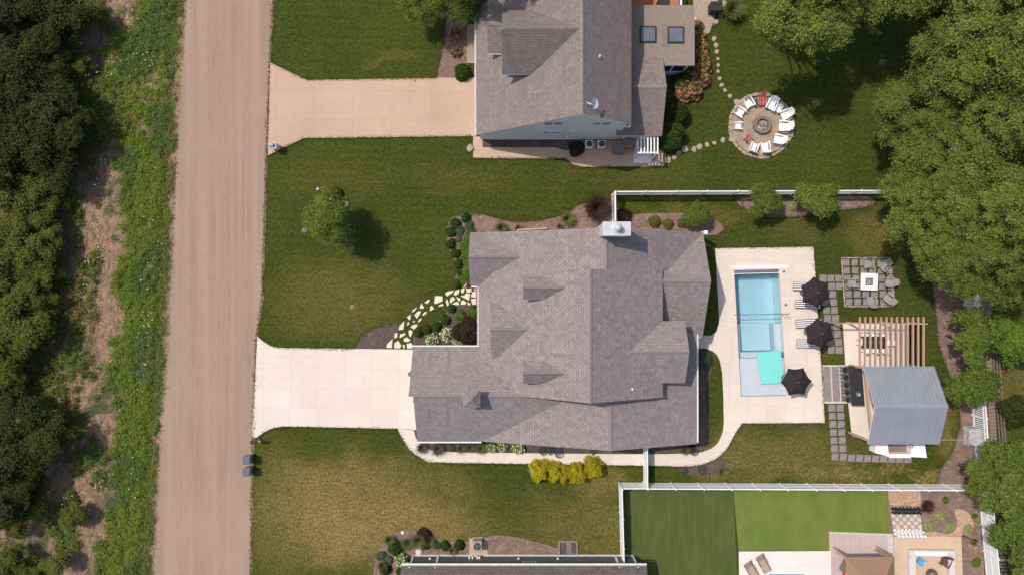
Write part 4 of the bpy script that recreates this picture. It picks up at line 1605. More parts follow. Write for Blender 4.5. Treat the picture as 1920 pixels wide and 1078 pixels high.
def f_strip(y, pr):
    e = edge_l(y)
    w = float(np.interp(y, [0, 150, 330, 520, 700, 900, 1078], [110, 180, 105, 92, 105, 78, 95]))
    w *= .78 + .4 * abs(math.sin(y * .047) * math.sin(y * .019 + 1)) + .12 * math.sin(y * .21)
    x = e - 7 - w * pr.random() ** .85
    if bare(x, y) and pr.random() < .93:
        return None
    c = math.sin(x * .045 + 2.1 * math.sin(y * .013)) + math.sin(y * .031 + x * .02)
    if pr.random() < (.55 if math.sin(x * .19 + 1.7 * math.sin(y * .05)) * math.sin(y * .083 + x * .04) > .45 else .12):
        return None
    edge = (e - x) < 26
    return x, (pr.uniform(.12, .3) if edge else pr.uniform(.2, .6)), (2 if edge and pr.random() < .5 else 1 if c > .25 else 0)


def f_scrub(y, pr):
    e = edge_l(y)
    x = pr.uniform(-30, e - 95)
    d = math.sin(x * .05 + y * .021) + math.sin(y * .037 - x * .03) + .6 * math.sin(x * .11)
    if y > 840 and d < .3 or y <= 840 and x > 150 and d < -.5 or bare(x, y) and (pr.random() > .22 or math.sin(x * .3 + y * .17) < .2):
        return None
    return x, pr.uniform(.2, .7), (0 if d > 1.1 else 1)


weed_field('roadside_weeds', 'bright green weeds along the left side of the road', 21, 3600, f_strip, ['lf_weed', 'lf_weedb', 'lf_grass'], .085, asp=.4)
weed_field('undergrowth', 'dark undergrowth on the floor of the roadside wood', 22, 2000, f_scrub, ['lf_weedb', 'lf_olive'], .10)
rng = np.random.default_rng(5)
Vs = []
for cx0, cy0, sx, sy, k in ((150, 108, 9, 10, 55), (175, 112, 40, 8, 30), (205, 135, 25, 6, 30), (275, 110, 14, 8, 18), (180, 435, 4, 22, 30), (186, 480, 4, 16, 16), (162, 490, 3, 18, 12), (270, 620, 9, 60, 50),
                            (245, 880, 10, 60, 22), (190, 905, 16, 16, 30), (95, 925, 30, 10, 40), (140, 160, 6, 6, 14), (190, 330, 14, 18, 20), (245, 30, 12, 14, 18), (290, 420, 12, 60, 20)):
    k = max(4, int(k * .6))
    x, y = rng.normal(cx0, sx, k), rng.normal(cy0, sy, k)
    z = np.full(k, .75)
    P = np.stack([(x - CX) / PPM * (H - z) / H, (CY - y) / PPM * (H - z) / H, z + rng.uniform(-.1, .15, k)], 1)
    Vs.append(leaf_quads(P, unit(np.array([0, 0, 1.]) + rng.normal(size=P.shape) * .2), .055, .9, rng))
o = quad_mesh('wildflowers', np.concatenate(Vs), M['fl_white'])
o['kind'], o['label'], o['category'] = 'stuff', 'tiny white wildflowers scattered among the roadside weeds', 'flowers'
# dead twigs and pale sticks on the woodland floor
b = MB()
rd = random.Random(14)
for k in range(900):
    y = rd.uniform(-20, 1100)
    x = rd.uniform(60, edge_l(y) - 70)
    if not bare(x, y) and y < 820 and rd.random() < .6:
        continue
    p = W(x, y, .03)
    a = rd.gauss(1.3, .7)
    ln = rd.uniform(.15, .8)
    d = Vector((math.cos(a), math.sin(a), rd.uniform(0, .15))) * ln * .5
    b.bar(p - d + Vector((0, 0, .05)), p + d + Vector((0, 0, .05)), rd.uniform(.012, .03), .02)
o = struct(b.build('fallen_twigs', mat('dry_twigs', (.34, .26, .20), (.22, .155, .115), 5, .95)), 'stuff')
o['label'], o['category'] = 'dry fallen twigs littering the bare brown ground beside the wood', 'twigs'
# short ragged grass along the road and beds
def strip_grass():
    rng = np.random.default_rng(31)
    n = 9000
    y = rng.uniform(-30, 1110, n)
    e = np.interp(y, [q[1] for q in road_l], [q[0] for q in road_l])
    x = e - rng.uniform(-3, 24, n)
    P = np.stack([(x - CX) / PPM, (CY - y) / PPM, rng.uniform(.03, .16, n)], 1)
    o = quad_mesh('verge_grass', leaf_quads(P, unit(np.array([0, 0, .6]) + rng.normal(size=P.shape)), .10, .14, rng), M['lf_grass'])
    o['kind'], o['label'], o['category'] = 'stuff', 'short ragged grass along the left road edge', 'grass'


strip_grass()


def edge_grass(lines, per_m, seed):
    """blades that lean over slab, road and bed edges"""
    rng = np.random.default_rng(seed)
    Ps = []
    for line in lines:
        for (x0, y0), (x1, y1) in zip(line, line[1:]):
            a, b_ = np.array([wx(x0), wy(y0)]), np.array([wx(x1), wy(y1)])
            ln = np.linalg.norm(b_ - a)
            n = int(ln * per_m)
            if n < 1:
                continue
            t = rng.uniform(0, 1, (n, 1))
            q = a + (b_ - a) * t
            nrm = np.array([-(b_ - a)[1], (b_ - a)[0]]) / ln
            amp = .05 + .07 * np.abs(np.sin(t * ln * 2.1 + x0) * np.sin(t * ln * .83 + y0))
            q = q + nrm * rng.normal(size=(n, 1)) * amp
            Ps.append(np.concatenate([q, rng.uniform(.05, .1, (n, 1))], 1))
    P = np.concatenate(Ps)
    o = quad_mesh('edge_grass', leaf_quads(P, unit(np.array([0, 0, .8]) + rng.normal(size=P.shape) * .8), .075, .22, rng), M['lf_lawn'])
    o['kind'], o['label'], o['category'] = 'stuff', 'ragged grass blades along the edges of driveways, walks and beds', 'grass'


edge_grass([[(x, y) for x, y in road_r if -50 < y < 1100], [(512, 120), (576, 151), (818, 148)], [(885, 256), (570, 260), (508, 290)], [(887, 298), (1060, 298), (1075, 310), (1090, 314), (1245, 314)],
            [(484, 630), (498, 641), (515, 650), (545, 652), (664, 654)], [(745, 804), (560, 800), (530, 800), (512, 803), (495, 811), (482, 821)],
            [(745, 804), (756, 824), (770, 844), (795, 861), (820, 867), (1000, 870), (1205, 873)], [(1215, 873), (1290, 874), (1322, 869), (1346, 858), (1364, 839), (1378, 813), (1391, 794), (1546, 793)],
            [(1341, 466), (1525, 463), (1535, 600), (1546, 792)], [(838, 2), (832, 80), (818, 147)], [(664, 653), (676, 632), (700, 614), (735, 605)], [(842, 470), (836, 445), (838, 425), (853, 405), (900, 401), (960, 416), (1010, 414), (1060, 402), (1085, 385)],
            [(856, 500), (852, 525), (860, 536)], [(1745, 520), (1754, 580), (1758, 640), (1775, 690), (1798, 750), (1800, 800), (1785, 850), (1762, 880), (1755, 911)], [(1385, 372), (1395, 392), (1420, 405), (1480, 408), (1560, 398), (1625, 388), (1640, 374)],
            [(1577, 484), (1668, 483), (1677, 574), (1583, 575), (1577, 484)]], 70, 41)

# ---------------------------------------------------------------- shrubs and garden plants
BOX = bush_proto('boxwood', 'x', 'shrub', 101, .42, .55, 1500, .055, 'lf_box', lump=.12)
bx = [(873.4, 409, 1.05), (854, 419, 1.0), (844.7, 435, 1.02), (845, 456.8, 1.1), (853.4, 475, 1.02), (859, 495, 1.0), (862.6, 510, .78), (857.6, 532, .95)]
for i, (px, py, s) in enumerate(bx):
    BOX.put(at(px, py, .3), i * 1.3, (s * rr.uniform(.85, 1.12), s * rr.uniform(.85, 1.12), s * rr.uniform(.85, 1.1)), f'clipped boxwood at the lawn edge of the front bed, {ORD[i]} from the top', 'clipped boxwoods by the house')
bx = [(784.4, 623.5, 1.0), (800, 617.7, 1.0), (818, 611.8, 1.05), (834.4, 599.5, 1.0), (846.8, 578.7, .95)]
for i, (px, py, s) in enumerate(bx):
    BOX.put(at(px, py, .3), i * 1.7, (s * rr.uniform(.85, 1.12), s * rr.uniform(.85, 1.12), s * rr.uniform(.85, 1.1)), f'clipped boxwood under the curve of the flagstone path, {ORD[i]} from the driveway end', 'clipped boxwoods by the house')
for px, py, s, lab in ((868, 136, 1.75, 'big round dark bush at the corner of the tan driveway'), (630, 362, 1.25, 'rounded green bush behind the lamp in the front lawn'),
                       (834, 1024, 1.05, 'dark round shrub left of the condenser by the south house, nearest to it but one'), (861, 1023, 1.1, 'dark round shrub right beside the condenser pad'),
                       (797, 1022, 1.05, 'dark round shrub at the bend of the south house bed'), (740, 1027, 1.5, 'wide green shrub at the left of the south house bed'), (722, 1068, 1.2, 'green shrub low in the south house bed at the bottom edge'),
                       (752, 1073, 1.1, 'dark shrub under the south house corner at the bottom edge')):
    BOX.put(at(px, py, .3), px, s, lab, 'round shrubs')
HOST = bush_proto('hosta', 'x', 'plant', 103, .48, .38, 520, .12, 'lf_host', lump=.2, stems=False)
hs = [(884, 434), (879, 445), (876, 457), (870, 463), (879, 471), (874, 481), (880, 492), (877, 503), (872, 513), (869, 525), (876, 530)]
for i, (px, py) in enumerate(hs):
    HOST.put(at(px, py, .2), i * 2.1, rr.uniform(.8, 1.1), f'bright green hosta along the west wall of the large house, {ORD[i]} from the top', 'hostas along the west wall')
for px, py, s, lab in ((888, 584, 1.1, 'bright green hosta under the eave below the front door step'), (862, 590, .9, 'spiky green plant between the boxwoods and the purple bush'), (898, 838, .55, 'small green hosta by the garage bed'),
                       (1774, 938, .6, 'small bright green clump near the board fence in the lower bed'), (1829, 967.5, .5, 'small bright green clump beside the solid white fence'),
                       (1833, 1055, .8, 'lime green clump beside the solid white fence near the bottom'), (1288, 413, .5, 'small green plant left of the corner tree')):
    HOST.put(at(px, py, .2), px, s, lab, 'bright green clumps')
HOSL = bush_proto('pale_hosta', 'x', 'plant', 104, .42, .3, 420, .10, 'lf_hostl', lump=.15, stems=False)
for px, py, s, lab in ((1485, 388, .9, 'pale variegated hosta between the two trees by the picket fence'), (1763, 968, .95, 'pale variegated hosta nearest the dark red plant'),
                       (1741.7, 987.5, .95, 'pale variegated hosta just right of the chess board'), (1782.5, 989, .9, 'pale variegated hosta on the sandy soil, middle of the lower row'),
                       (1815.8, 991.7, .95, 'pale variegated hosta beside the garden lantern')):
    HOSL.put(at(px, py, .15), px, s, lab, 'pale hostas')
SAGE = bush_proto('sage_plant', 'x', 'plant', 105, .42, .4, 900, .05, 'lf_sage', lump=.25)
for px, py, s, lab in ((878.8, 422.6, 1.0, 'grey green sage plant beside the topmost boxwood'), (862.6, 432.6, .95, 'duller sage plant inside the bend of the boxwoods'), (859, 448, .7, 'smallest sage plant in the front bed'),
                       (760, 1022, 1.1, 'grey green plant in the middle of the south house bed'), (714, 1042, 1.0, 'grey lavender plant at the left of the south house bed'), (817, 1022, .9, 'silvery plant between round shrubs in the south house bed'),
                       (728, 1050, .9, 'soft green plant near the white hydrangea of the south house')):
    SAGE.put(at(px, py, .2), px, s, lab, 'sage plants')
PURP = bush_proto('purple_bush', 'x', 'shrub', 106, 1.15, 1.2, 2600, .10, 'lf_purple', lump=.3, asp=.35)
PURP.put(at(1168, 408, .4), 2, .6, 'small dark purple shrub behind the short picket fence', 'dark purple shrubs')
BROWN = bush_proto('smoke_bush', 'wide brown leaved bush in the corner by the front walk', 'shrub', 107, 1.3, 1.4, 3200, .09, 'lf_brown', lump=.3)
BROWN.put(at(874, 623, .9), 0, .95)
BROWN.put(at(1082, 278, .7), 1, .55, 'dark brown bush against the north house wall beside the condensers')
HYD = bush_proto('white_hydrangea', 'x', 'shrub', 108, .55, .65, 1100, .09, 'lf_host', lump=.15, flowers='fl_white', nf=46, fsize=.085)
for px, py, s, lab in ((810.4, 637, 1.0, 'round green hydrangea with few white blooms by the flagstones'), (837, 628, 1.05, 'white hydrangea left of the brown bush'), (857, 641, .85, 'white hydrangea against the garage eave'),
                       (922, 838, .95, 'white hydrangea in the garage bed, left one of two beside the walk'), (941, 837, .9, 'white hydrangea in the garage bed, between its two neighbours'),
                       (972, 840, 1.0, 'white hydrangea in the garage bed, right one of three beside the walk'), (752, 1050, 1.1, 'white hydrangea at the corner of the south house')):
    HYD.put(at(px, py, .4), px, s, lab, 'white hydrangeas')
PINK = bush_proto('pink_hydrangea', 'x', 'shrub', 109, .62, .8, 1100, .085, 'lf_mid', lump=.15, flowers='fl_pink', nf=60, fsize=.11)
for i, (px, py, s) in enumerate(sorted([(1309, 48, .75), (1312, 68, .85), (1314, 88, .9), (1316, 108, .9), (1318, 128, 1.05), (1317, 118, 1.0), (1313, 98, .9), (1311, 78, .9), (1315, 147, 1.1), (1296, 148, 1.0), (1300, 158, 1.0), (1283, 160, 1.1), (1284, 175, 1.05), (1302, 172, 1.0)], key=lambda q: q[1])):
    PINK.put(at(px, py, .5), i * 1.1, s * 1.1, f'pink blooming hydrangea of the hedge around the sunroom, {ORD[i]} from the top', 'pink hydrangea hedge')
for px, py, s, lab in ((852, 63, .85, 'pink flowering shrub nearer the porch in the north bed'), (854, 95, .75, 'red and yellow flowering shrub lower in the north bed')):
    PINK.put(at(px, py, .5), px, s, lab, 'flowering shrubs of the north bed')
LARGE = bush_proto('large_shrub', 'x', 'shrub', 120, 1.15, 1.5, 4200, .085, 'lf_box', lump=.3)
for px, py, s, lab in ((1266, 212, 1.0, 'large dark shrub in the shade east of the small north gable'), (1258, 256, 1.15, 'large dark shrub by the white door pergola of the north house'), (1283, 150, .7, 'dark shrub under the sunroom windows')):
    LARGE.put(at(px, py, .8), px, s, lab, 'large dark shrubs of the north house')
ROSE = bush_proto('rose_bush', 'x', 'shrub', 110, .5, .6, 700, .07, 'lf_olive', lump=.2, flowers='fl_rose', nf=18, fsize=.055)
for px, py, s, lab in ((1228, 416, 1.0, 'red rose bush nearer the chimney'), (1255, 420, .9, 'rose bush between the chimney and the corner tree'), (1281, 418, .8, 'red rose bush nearest the corner tree'),
                       (1309, 700, .6, 'low rose bush in the side bed below the blue conifer'), (1305, 740, .55, 'low rose bush in the side bed by the east eave')):
    ROSE.put(at(px, py, .4), px, s, lab, 'rose bushes')
GOLD = bush_proto('gold_arborvitae', 'x', 'shrub', 111, .78, 1.3, 2800, .07, 'lf_gold', lump=.32)
for i, (px, py, s) in enumerate([(1010, 884, 1.0), (1040, 888, .95), (1061, 890, .8), (1084, 889, .98), (1114, 882, 1.0)]):
    GOLD.put(at(px, py, .8), i * 1.9, (s * rr.uniform(1.1, 1.35), s * rr.uniform(1.1, 1.3), s * rr.uniform(1.05, 1.25)), f'golden yellow shrub below the south walk, {ORD[i]} from the left of five', 'golden shrubs below the south walk')
BLUE = bush_proto('blue_spruce', 'round blue grey conifer by the pool deck corner', 'shrub', 112, .75, 1.2, 2600, .05, 'lf_blue', lump=.12, asp=.3)
BLUE.put(at(1318, 673, .7))
BLUE.put(at(847, 841, .3), 1, .42, 'small pale blue plant in the garage bed beside the grasses')
LOW = bush_proto('low_conifer', 'x', 'shrub', 113, .5, .35, 900, .055, 'lf_blue', lump=.3, asp=.3)
for px, py, s, lab in ((1017, 844, .8, 'low spreading conifer in the garage bed, left one'), (1033, 845, .8, 'low spreading conifer in the garage bed, middle one'), (1048, 847, .9, 'low spreading conifer in the garage bed, right one'),
                       (1113, 847, .6, 'small low conifer under the south gable'), (1300, 845, .8, 'low conifer where the walk curves round the house'), (1284, 884, .7, 'low plant in the bed below the walk, left one'),
                       (1318, 880, .8, 'low plant in the bed below the walk, right one')):
    LOW.put(at(px, py, .2), px, s, lab, 'low spreading conifers')
TUFT = tuft_proto('ornamental_grass', 'x', 'grass clump', 114, .75, 1.0, 520, 'lf_grass')
for px, py, s, lab in ((1372, 22, 1.55, 'huge fountain of ornamental grass by the stone patio'), (1064, 411, 1.0, 'ornamental grass clump left of the maroon grass'), (940, 427, .85, 'ornamental grass clump by the north-west eave'),
                       (603, 362, .85, 'pale grass clump left of the lamp in the front lawn'), (765, 1018, .9, 'olive grass clump in the south house bed'), (1355, 885, .8, 'grass clump in the bed below the walk'),
                       (972, 428, .55, 'small yellow green clump in the north bed of the large house, left one'), (1050, 425, .5, 'small yellow green clump in the north bed of the large house, right one')):
    TUFT.put(at(px, py, .4), px, s, lab, 'ornamental grass clumps')
for px, py, s, lab in ((784, 1012, 1.0, 'wide grassy clump at the top of the south house bed'), (806, 1014, .7, 'small grassy clump beside the bend of the south house bed'), (730, 1012, .8, 'grassy clump at the left bend of the south house bed'),
                       (848, 1033, .6, 'small grassy clump between the round shrubs by the condenser'), (716, 1060, .7, 'grassy clump low at the left of the south house bed')):
    TUFT.put(at(px, py, .4), px, s, lab, 'ornamental grass clumps')
for px, py, s, lab in ((795, 1007, .55, 'dark purple plant at the top of the south house bed'),):
    PURP.put(at(px, py, .4), px, s, lab, 'dark purple shrubs')
MAR = tuft_proto('maroon_grass', 'x', 'grass clump', 116, 1.3, 1.35, 1500, 'lf_maroon', w=.028, droop=.7)
MAR.put(at(1119, 390, .7), 0, 1.0, 'large dark maroon fountain grass beside the short picket fence and chimney', 'dark maroon grasses')
MAR.put(at(1738, 948, .3), 1, .5, 'dark red spiky plant right of the chess board', 'dark maroon grasses')
TUFD = tuft_proto('fountain_grass', 'x', 'grass clump', 115, .72, .75, 420, 'lf_grassd', droop=.8)
for i, (px, py, s) in enumerate([(791, 839, .9), (821, 841, 1.05), (865, 840, .8), (882, 839, .8), (902, 841, .85), (1285, 843, .8)]):
    TUFD.put(at(px, py, .3), px, s, f'brownish fountain grass in the garage bed, {ORD[i]} from the left' if i < 5 else 'fountain grass where the walk meets the side bed', 'fountain grasses by the south walk')

# ---------------------------------------------------------------- stones and pavers
FL = [[(190, 935), (200, 880), (240, 845), (280, 810), (270, 940)], [(300, 940), (305, 865), (330, 855), (360, 830), (405, 905), (385, 945)], [(425, 890), (455, 895), (455, 940), (432, 940)],
      [(480, 880), (550, 865), (575, 920), (550, 945), (490, 945)], [(440, 800), (490, 785), (540, 830), (500, 850), (445, 850)], [(305, 795), (310, 730), (350, 722), (345, 780), (325, 800)],
      [(375, 790), (390, 740), (465, 725), (460, 750), (400, 790)], [(510, 690), (540, 675), (570, 705), (540, 785), (515, 755)], [(365, 680), (380, 620), (450, 550), (435, 675)],
      [(540, 640), (565, 610), (635, 595), (635, 625), (590, 672)], [(488, 620), (495, 570), (515, 560), (520, 590)], [(575, 550), (590, 540), (600, 568), (582, 570)], [(485, 495), (540, 455), (540, 515), (525, 540)],
      [(645, 560), (665, 525), (697, 507), (695, 530), (655, 572)], [(593, 465), (640, 415), (688, 405), (675, 450), (630, 515)], [(552, 430), (575, 390), (625, 352), (630, 365), (590, 410)],
      [(710, 465), (735, 425), (770, 415), (770, 440), (725, 472)], [(670, 372), (695, 292), (735, 355), (720, 372)], [(738, 290), (780, 250), (820, 240), (790, 300)], [(818, 410), (820, 350), (845, 328), (880, 375)],
      [(878, 305), (892, 190), (1000, 195), (1000, 265), (920, 300)], [(942, 345), (950, 320), (1005, 300), (1015, 330)], [(1035, 160), (1065, 130), (1160, 110), (1150, 140), (1065, 195)],
      [(1045, 270), (1065, 230), (1095, 320), (1065, 335)], [(1105, 290), (1110, 230), (1150, 198), (1185, 240), (1115, 295)], [(1158, 170), (1185, 115), (1245, 95), (1235, 155), (1190, 185)],
      [(1130, 310), (1200, 270), (1240, 290), (1230, 322)], [(1195, 205), (1255, 225), (1255, 270), (1225, 258)], [(1265, 110), (1275, 88), (1315, 82), (1310, 140), (1275, 155)],
      [(1255, 190), (1320, 180), (1340, 148), (1400, 165), (1380, 255)], [(1258, 315), (1270, 262), (1305, 250), (1338, 280), (1330, 315)], [(1340, 90), (1420, 88), (1415, 135), (1370, 145), (1342, 130)],
      [(1350, 275), (1410, 300), (1395, 322), (1365, 320)], [(1432, 105), (1470, 70), (1485, 75), (1485, 130)], [(1408, 205), (1430, 130), (1483, 135), (1483, 215)], [(1408, 235), (1483, 225), (1483, 315), (1430, 315)]]
for i, p in enumerate(FL):
    b = MB()
    b.prism([(wx(700 + x / 7.7), wy(530 + y / 7.7)) for x, y in p], 0, .055)
    tag(b.build('flagstone', M['flag']), f'cream flagstone of the curved front path, {ORD[i]} from the driveway', 'flagstone', 'flagstones of the curved path')
ST = [((343, 253), 17), ((355, 297), 15), ((360, 340), 14), ((367, 385), 12), ((370, 428), 12), ((368, 467), 12), ((378, 515), 13), ((390, 557), 15), ((413, 591), 14), ((446, 628), 14), ((490, 665), 20)]
SB = [((465, 910), 24), ((400, 915), 16), ((345, 933), 14), ((298, 945), 15), ((248, 957), 19), ((212, 975), 18), ((150, 978), 22), ((113, 1000), 18), ((82, 1027), 14), ((42, 1043), 24)]
rs = random.Random(4)
for lst, lab in ((ST, 'tan stepping stone of the path above the round fire pit, {} from the top'), (SB, 'tan stepping stone of the path left of the round fire pit, {} from it')):
    for i, ((x, y), r_) in enumerate(lst):
        b = MB()
        c = W(1240 + x / 3.478, y / 3.478)
        rm = r_ / 3.478 / PPM
        n = 6
        a0 = rs.uniform(0, 6)
        b.prism([(rm * rs.uniform(.75, 1.3) * math.cos(a0 + k * 6.283 / n), rm * 1.05 * rs.uniform(.75, 1.3) * math.sin(a0 + k * 6.283 / n)) for k in range(n)], 0, .05)
        o = tag(b.build('stepping_stone', M['step']), lab.format(ORD[i]), 'stepping stone', 'stepping stones on the north lawn')
        o.location = c
b = MB()
b.box((0, 0, .025), (.59, .59, .05), bev=.012)
PV = Kind(tag(b.build('paver', M['paver']), 'x', 'paver'))


def paver(px, py, label, group, rz=0.0):
    p = W(px, py)
    PV.put((p.x, p.y, 0), rz - .02 + rr.uniform(-.03, .03), (.95 if 'fire table' in label else 1) * rr.uniform(.96, 1.02), label, group)


# column of pavers beside the pool umbrellas
for r_ in range(10):
    y = 522 + r_ * 14.9
    x = 1557.5 + r_ * 1.75
    xs = [x - 14.8, x] + ([x + 14.6] if r_ < 2 else [])
    if r_ in (0, 1):
        xs = [1543, 1557.5, 1572] if r_ == 0 else [1545, 1559, 1573]
    for c_, xx in enumerate(xs):
        paver(xx, y, f'grey paver beside the parasols, {ORD[r_]} row from the top, {ORD[c_]} from the left', 'pavers of the path by the umbrellas')
for r_ in range(7):
    for c_ in range(2):
        paver(1559.5 + c_ * 15.6 + r_ * 1.0, 764.5 + r_ * 15.2, f'grey paver in the grass below the bar, {ORD[r_]} row, {("left", "right")[c_]} one', 'pavers of the path below the bar')
for c_ in range(8):
    paver(1596.5 + c_ * 15.1, 858 + c_ * .4, f'grey paver of the row under the white kitchen counter, {ORD[c_]} from the left', 'pavers below the kitchen counter')
# square patio round the fire table
for r_ in range(6):
    for c_ in range(6):
        y = 492.5 + r_ * 14.75
        x = 1586 + c_ * 16.2 + r_ * 1.15
        if r_ in (2, 3) and c_ in (2, 3):
            continue
        paver(x, y, f'grey paver round the fire table, {ORD[r_]} row from the top, {ORD[c_]} from the left', 'pavers of the fire table patio')
q = [(1577.5, 484), (1668, 483.5), (1676, 574), (1583.5, 574.5)]
b = MB()
for (x0, y0), (x1, y1) in zip(q, q[1:] + q[:1]):
    b.bar(W(x0, y0) + Vector((0, 0, .03)), W(x1, y1) + Vector((0, 0, .03)), .09, .06)
struct(b.build('patio_edging', M['paver_l']))

# ---------------------------------------------------------------- outdoor furniture
def fire_table():
    p = W(1629.5, 528.2, .45)
    r = thing('fire_table', 'square white fire table with a sunken fire bowl on the paver patio', 'fire table', (p.x, p.y, .0), -.03)
    b = MB()
    s, h = .72, .31
    for k in range(4):
        R = Matrix.Rotation(k * math.pi / 2, 3, 'Z')
        b.box(R @ Vector((0, (s + h) / 2, .47)), (2 * s if k % 2 == 0 else s * 2, s - h, .07) if k % 2 == 0 else (s - h, 2 * h, .07))
    b.build('top', M['pale_metal'], r)
    b = MB()
    b.box((0, 0, .22), (1.2, 1.2, .43))
    b.build('base', M['greyd'], r)
    b = MB()
    rd = random.Random(3)
    b.box((0, 0, .44), (.5, .5, .02))
    for k in range(40):
        b.lathe([(0, -.02), (.035, 0), (0, .03)], (rd.uniform(-.2, .2), rd.uniform(-.2, .2), .46), 5, sm=False)
    b.build('fire_glass', M['ember'], r)
    b = MB()
    for k in range(4):
        R = Matrix.Rotation(k * math.pi / 2, 3, 'Z')
        b.box(R @ Vector((0, .245, .475)), (.5, .02, .06) if k % 2 == 0 else (.02, .5, .06))
    b.build('burner_rim', M['dark'], r)


fire_table()


def adirondack(name, label, cm, w=.74):
    """faces +y"""
    r = thing(name, label, 'chair')
    b = MB()
    for k in range(6):
        y = .30 - k * .11
        b.box((0, y, .36 - k * .022), (w * .72, .10, .025), bev=.006)
    b.build('seat', cm, r)
    b = MB()
    for k in range(5):
        x = (k - 2) * w * .145
        hh = .74 - abs(k - 2) * .055
        d = Vector((x * .25, -.42, .9)).normalized()
        p = Vector((x, -.27, .25))
        b.bar(p, p + d * hh, w * .135, .022)
    b.bar((-w * .36, -.46, .62), (w * .36, -.46, .62), .03, .07)
    b.build('backrest', cm, r)
    for s in (-1, 1):
        b = MB()
        v = [(s * w * .38, .42), (s * w * .54, .42), (s * w * .54, .1), (s * w * .46, -.44), (s * w * .40, -.44)]
        b.prism(v, .54, .565, bottom=True)
        b.build('armrest', cm, r)
        b = MB()
        b.box((s * w * .42, .34, .27), (.03, .1, .54))
        b.build('leg', cm, r)
        b = MB()
        b.bar((s * w * .39, .34, .3), (s * w * .39, -.55, .03), .03, .12)
        b.box((s * w * .40, -.42, .3), (.03, .07, .5))
        b.build('rear_leg', cm, r)
    return Kind(r)


def face_to(px, py, tx, ty):
    """rotation that turns +y of the thing toward a point of the photograph"""
    return math.atan2(-(tx - px), -(ty - py)) if False else math.atan2(-(tx - px), (CY - ty) - (CY - py))


ADW = adirondack('adirondack_chair', 'x', M['white'])
wh = [(1403.8, 193.8, 1.0, 'upper left of the pit, left of the red lounger'), (1386.7, 210.8, 1.0, 'second left of the red lounger'), (1384, 236, .82, 'smallest on the left side of the pit'),
      (1413.5, 276, .9, 'below the pit next to the red chair'), (1435, 276, 1.0, 'directly below the pit'), (1459.5, 262, 1.05, 'below right of the pit, turned sideways'), (1469, 237.5, 1.15, 'right of the pit, level with the fire'),
      (1472, 215, 1.05, 'upper right, its back over the grass'), (1459, 204, .7, 'small one squeezed between two big chairs'), (1446, 197.5, 1.1, 'right of the red lounger')]
for px, py, s, lab in wh:
    ADW.put(at(px, py, .4)[:2] + (.045,), face_to(px, py, 1427, 236) + (.5 if 'sideways' in lab else 0), s, 'white chair at the round pit, ' + lab, 'white garden chairs round the fire pit')
ADR = adirondack('garden_chair', 'x', M['red_c'], .66)
ADR.put(at(1429.8, 188.5, .4)[:2] + (.045,), face_to(1430, 188, 1426, 236), (.78, 1.15, 1), 'red slatted chair above the round fire pit with black side frame', 'red chairs at the fire pit')
ADR.put(at(1403.8, 259, .4)[:2] + (.045,), face_to(1404, 259, 1427, 236), .72, 'small red chair below left of the round fire pit', 'red chairs at the fire pit')
r = thing('folding_frame', 'dark metal folding frame standing beside the red lounger at the round fire pit', 'metal frame', at(1418, 192, .3)[:2] + (.045,), .1)
b = MB()
for s in (-1, 1):
    b.bar((s * .06, -.45, .02), (s * .06, .42, .5), .03, .03)
    b.bar((s * .06, .45, .02), (s * .06, -.42, .5), .03, .03)
b.bar((-.06, .42, .5), (.06, .42, .5), .03, .03)
b.build('frame', M['dark'], r)
r = thing('round_fire_pit', 'round grey stone fire pit with glowing coals colours in the middle of the circle', 'fire pit', W(1427, 236)[:2] + (.045,))
r['label'] = 'round grey stone fire pit filled with pale logs and ash'
b = MB()
rd = random.Random(9)
for lv in range(3):
    n = 15
    for k in range(n):
        a0, a1 = 2 * math.pi * (k + .03 + lv * .5) / n, 2 * math.pi * (k + .97 + lv * .5) / n
        ri, ro = .50, .76 + rd.uniform(-.02, .02)
        b.prism([(ri * math.cos(a0), ri * math.sin(a0)), (ro * math.cos(a0), ro * math.sin(a0)), (ro * math.cos(a1), ro * math.sin(a1)), (ri * math.cos(a1), ri * math.sin(a1))], lv * .13, lv * .13 + .125)
b.build('stone_ring', M['stone'], r)
b = MB()
b.lathe([(0, .05), (.5, .05)], n=20)
for k in range(26):
    a, d = rd.uniform(0, 6.28), rd.uniform(0, .36)
    p = Vector((d * math.cos(a), d * math.sin(a), .12 + rd.uniform(0, .12)))
    t = Vector((rd.uniform(-1, 1), rd.uniform(-1, 1), rd.uniform(-.3, .3))).normalized() * rd.uniform(.06, .16)
    b.tube(p - t, p + t, rd.uniform(.02, .045), n=6)
b.build('logs', M['ember'], r)

ADG = adirondack('adirondack_chair', 'x', M['grey'], .72)
gc = [(1628.5, 494.5, 'above the table, left one'), (1657.5, 498.5, 'above the table, right one under the maple'), (1597.5, 530, 'alone to the left of the table'), (1668.5, 529, 'to the right of the table'),
      (1634, 564.5, 'below the table, left one'), (1666, 560, 'below the table, right one')]
for px, py, lab in gc:
    ADG.put(at(px, py, .45)[:2] + (.05,), face_to(px, py, 1630, 528), 1.0, 'grey garden chair at the square fire table, ' + lab, 'grey chairs at the fire table')


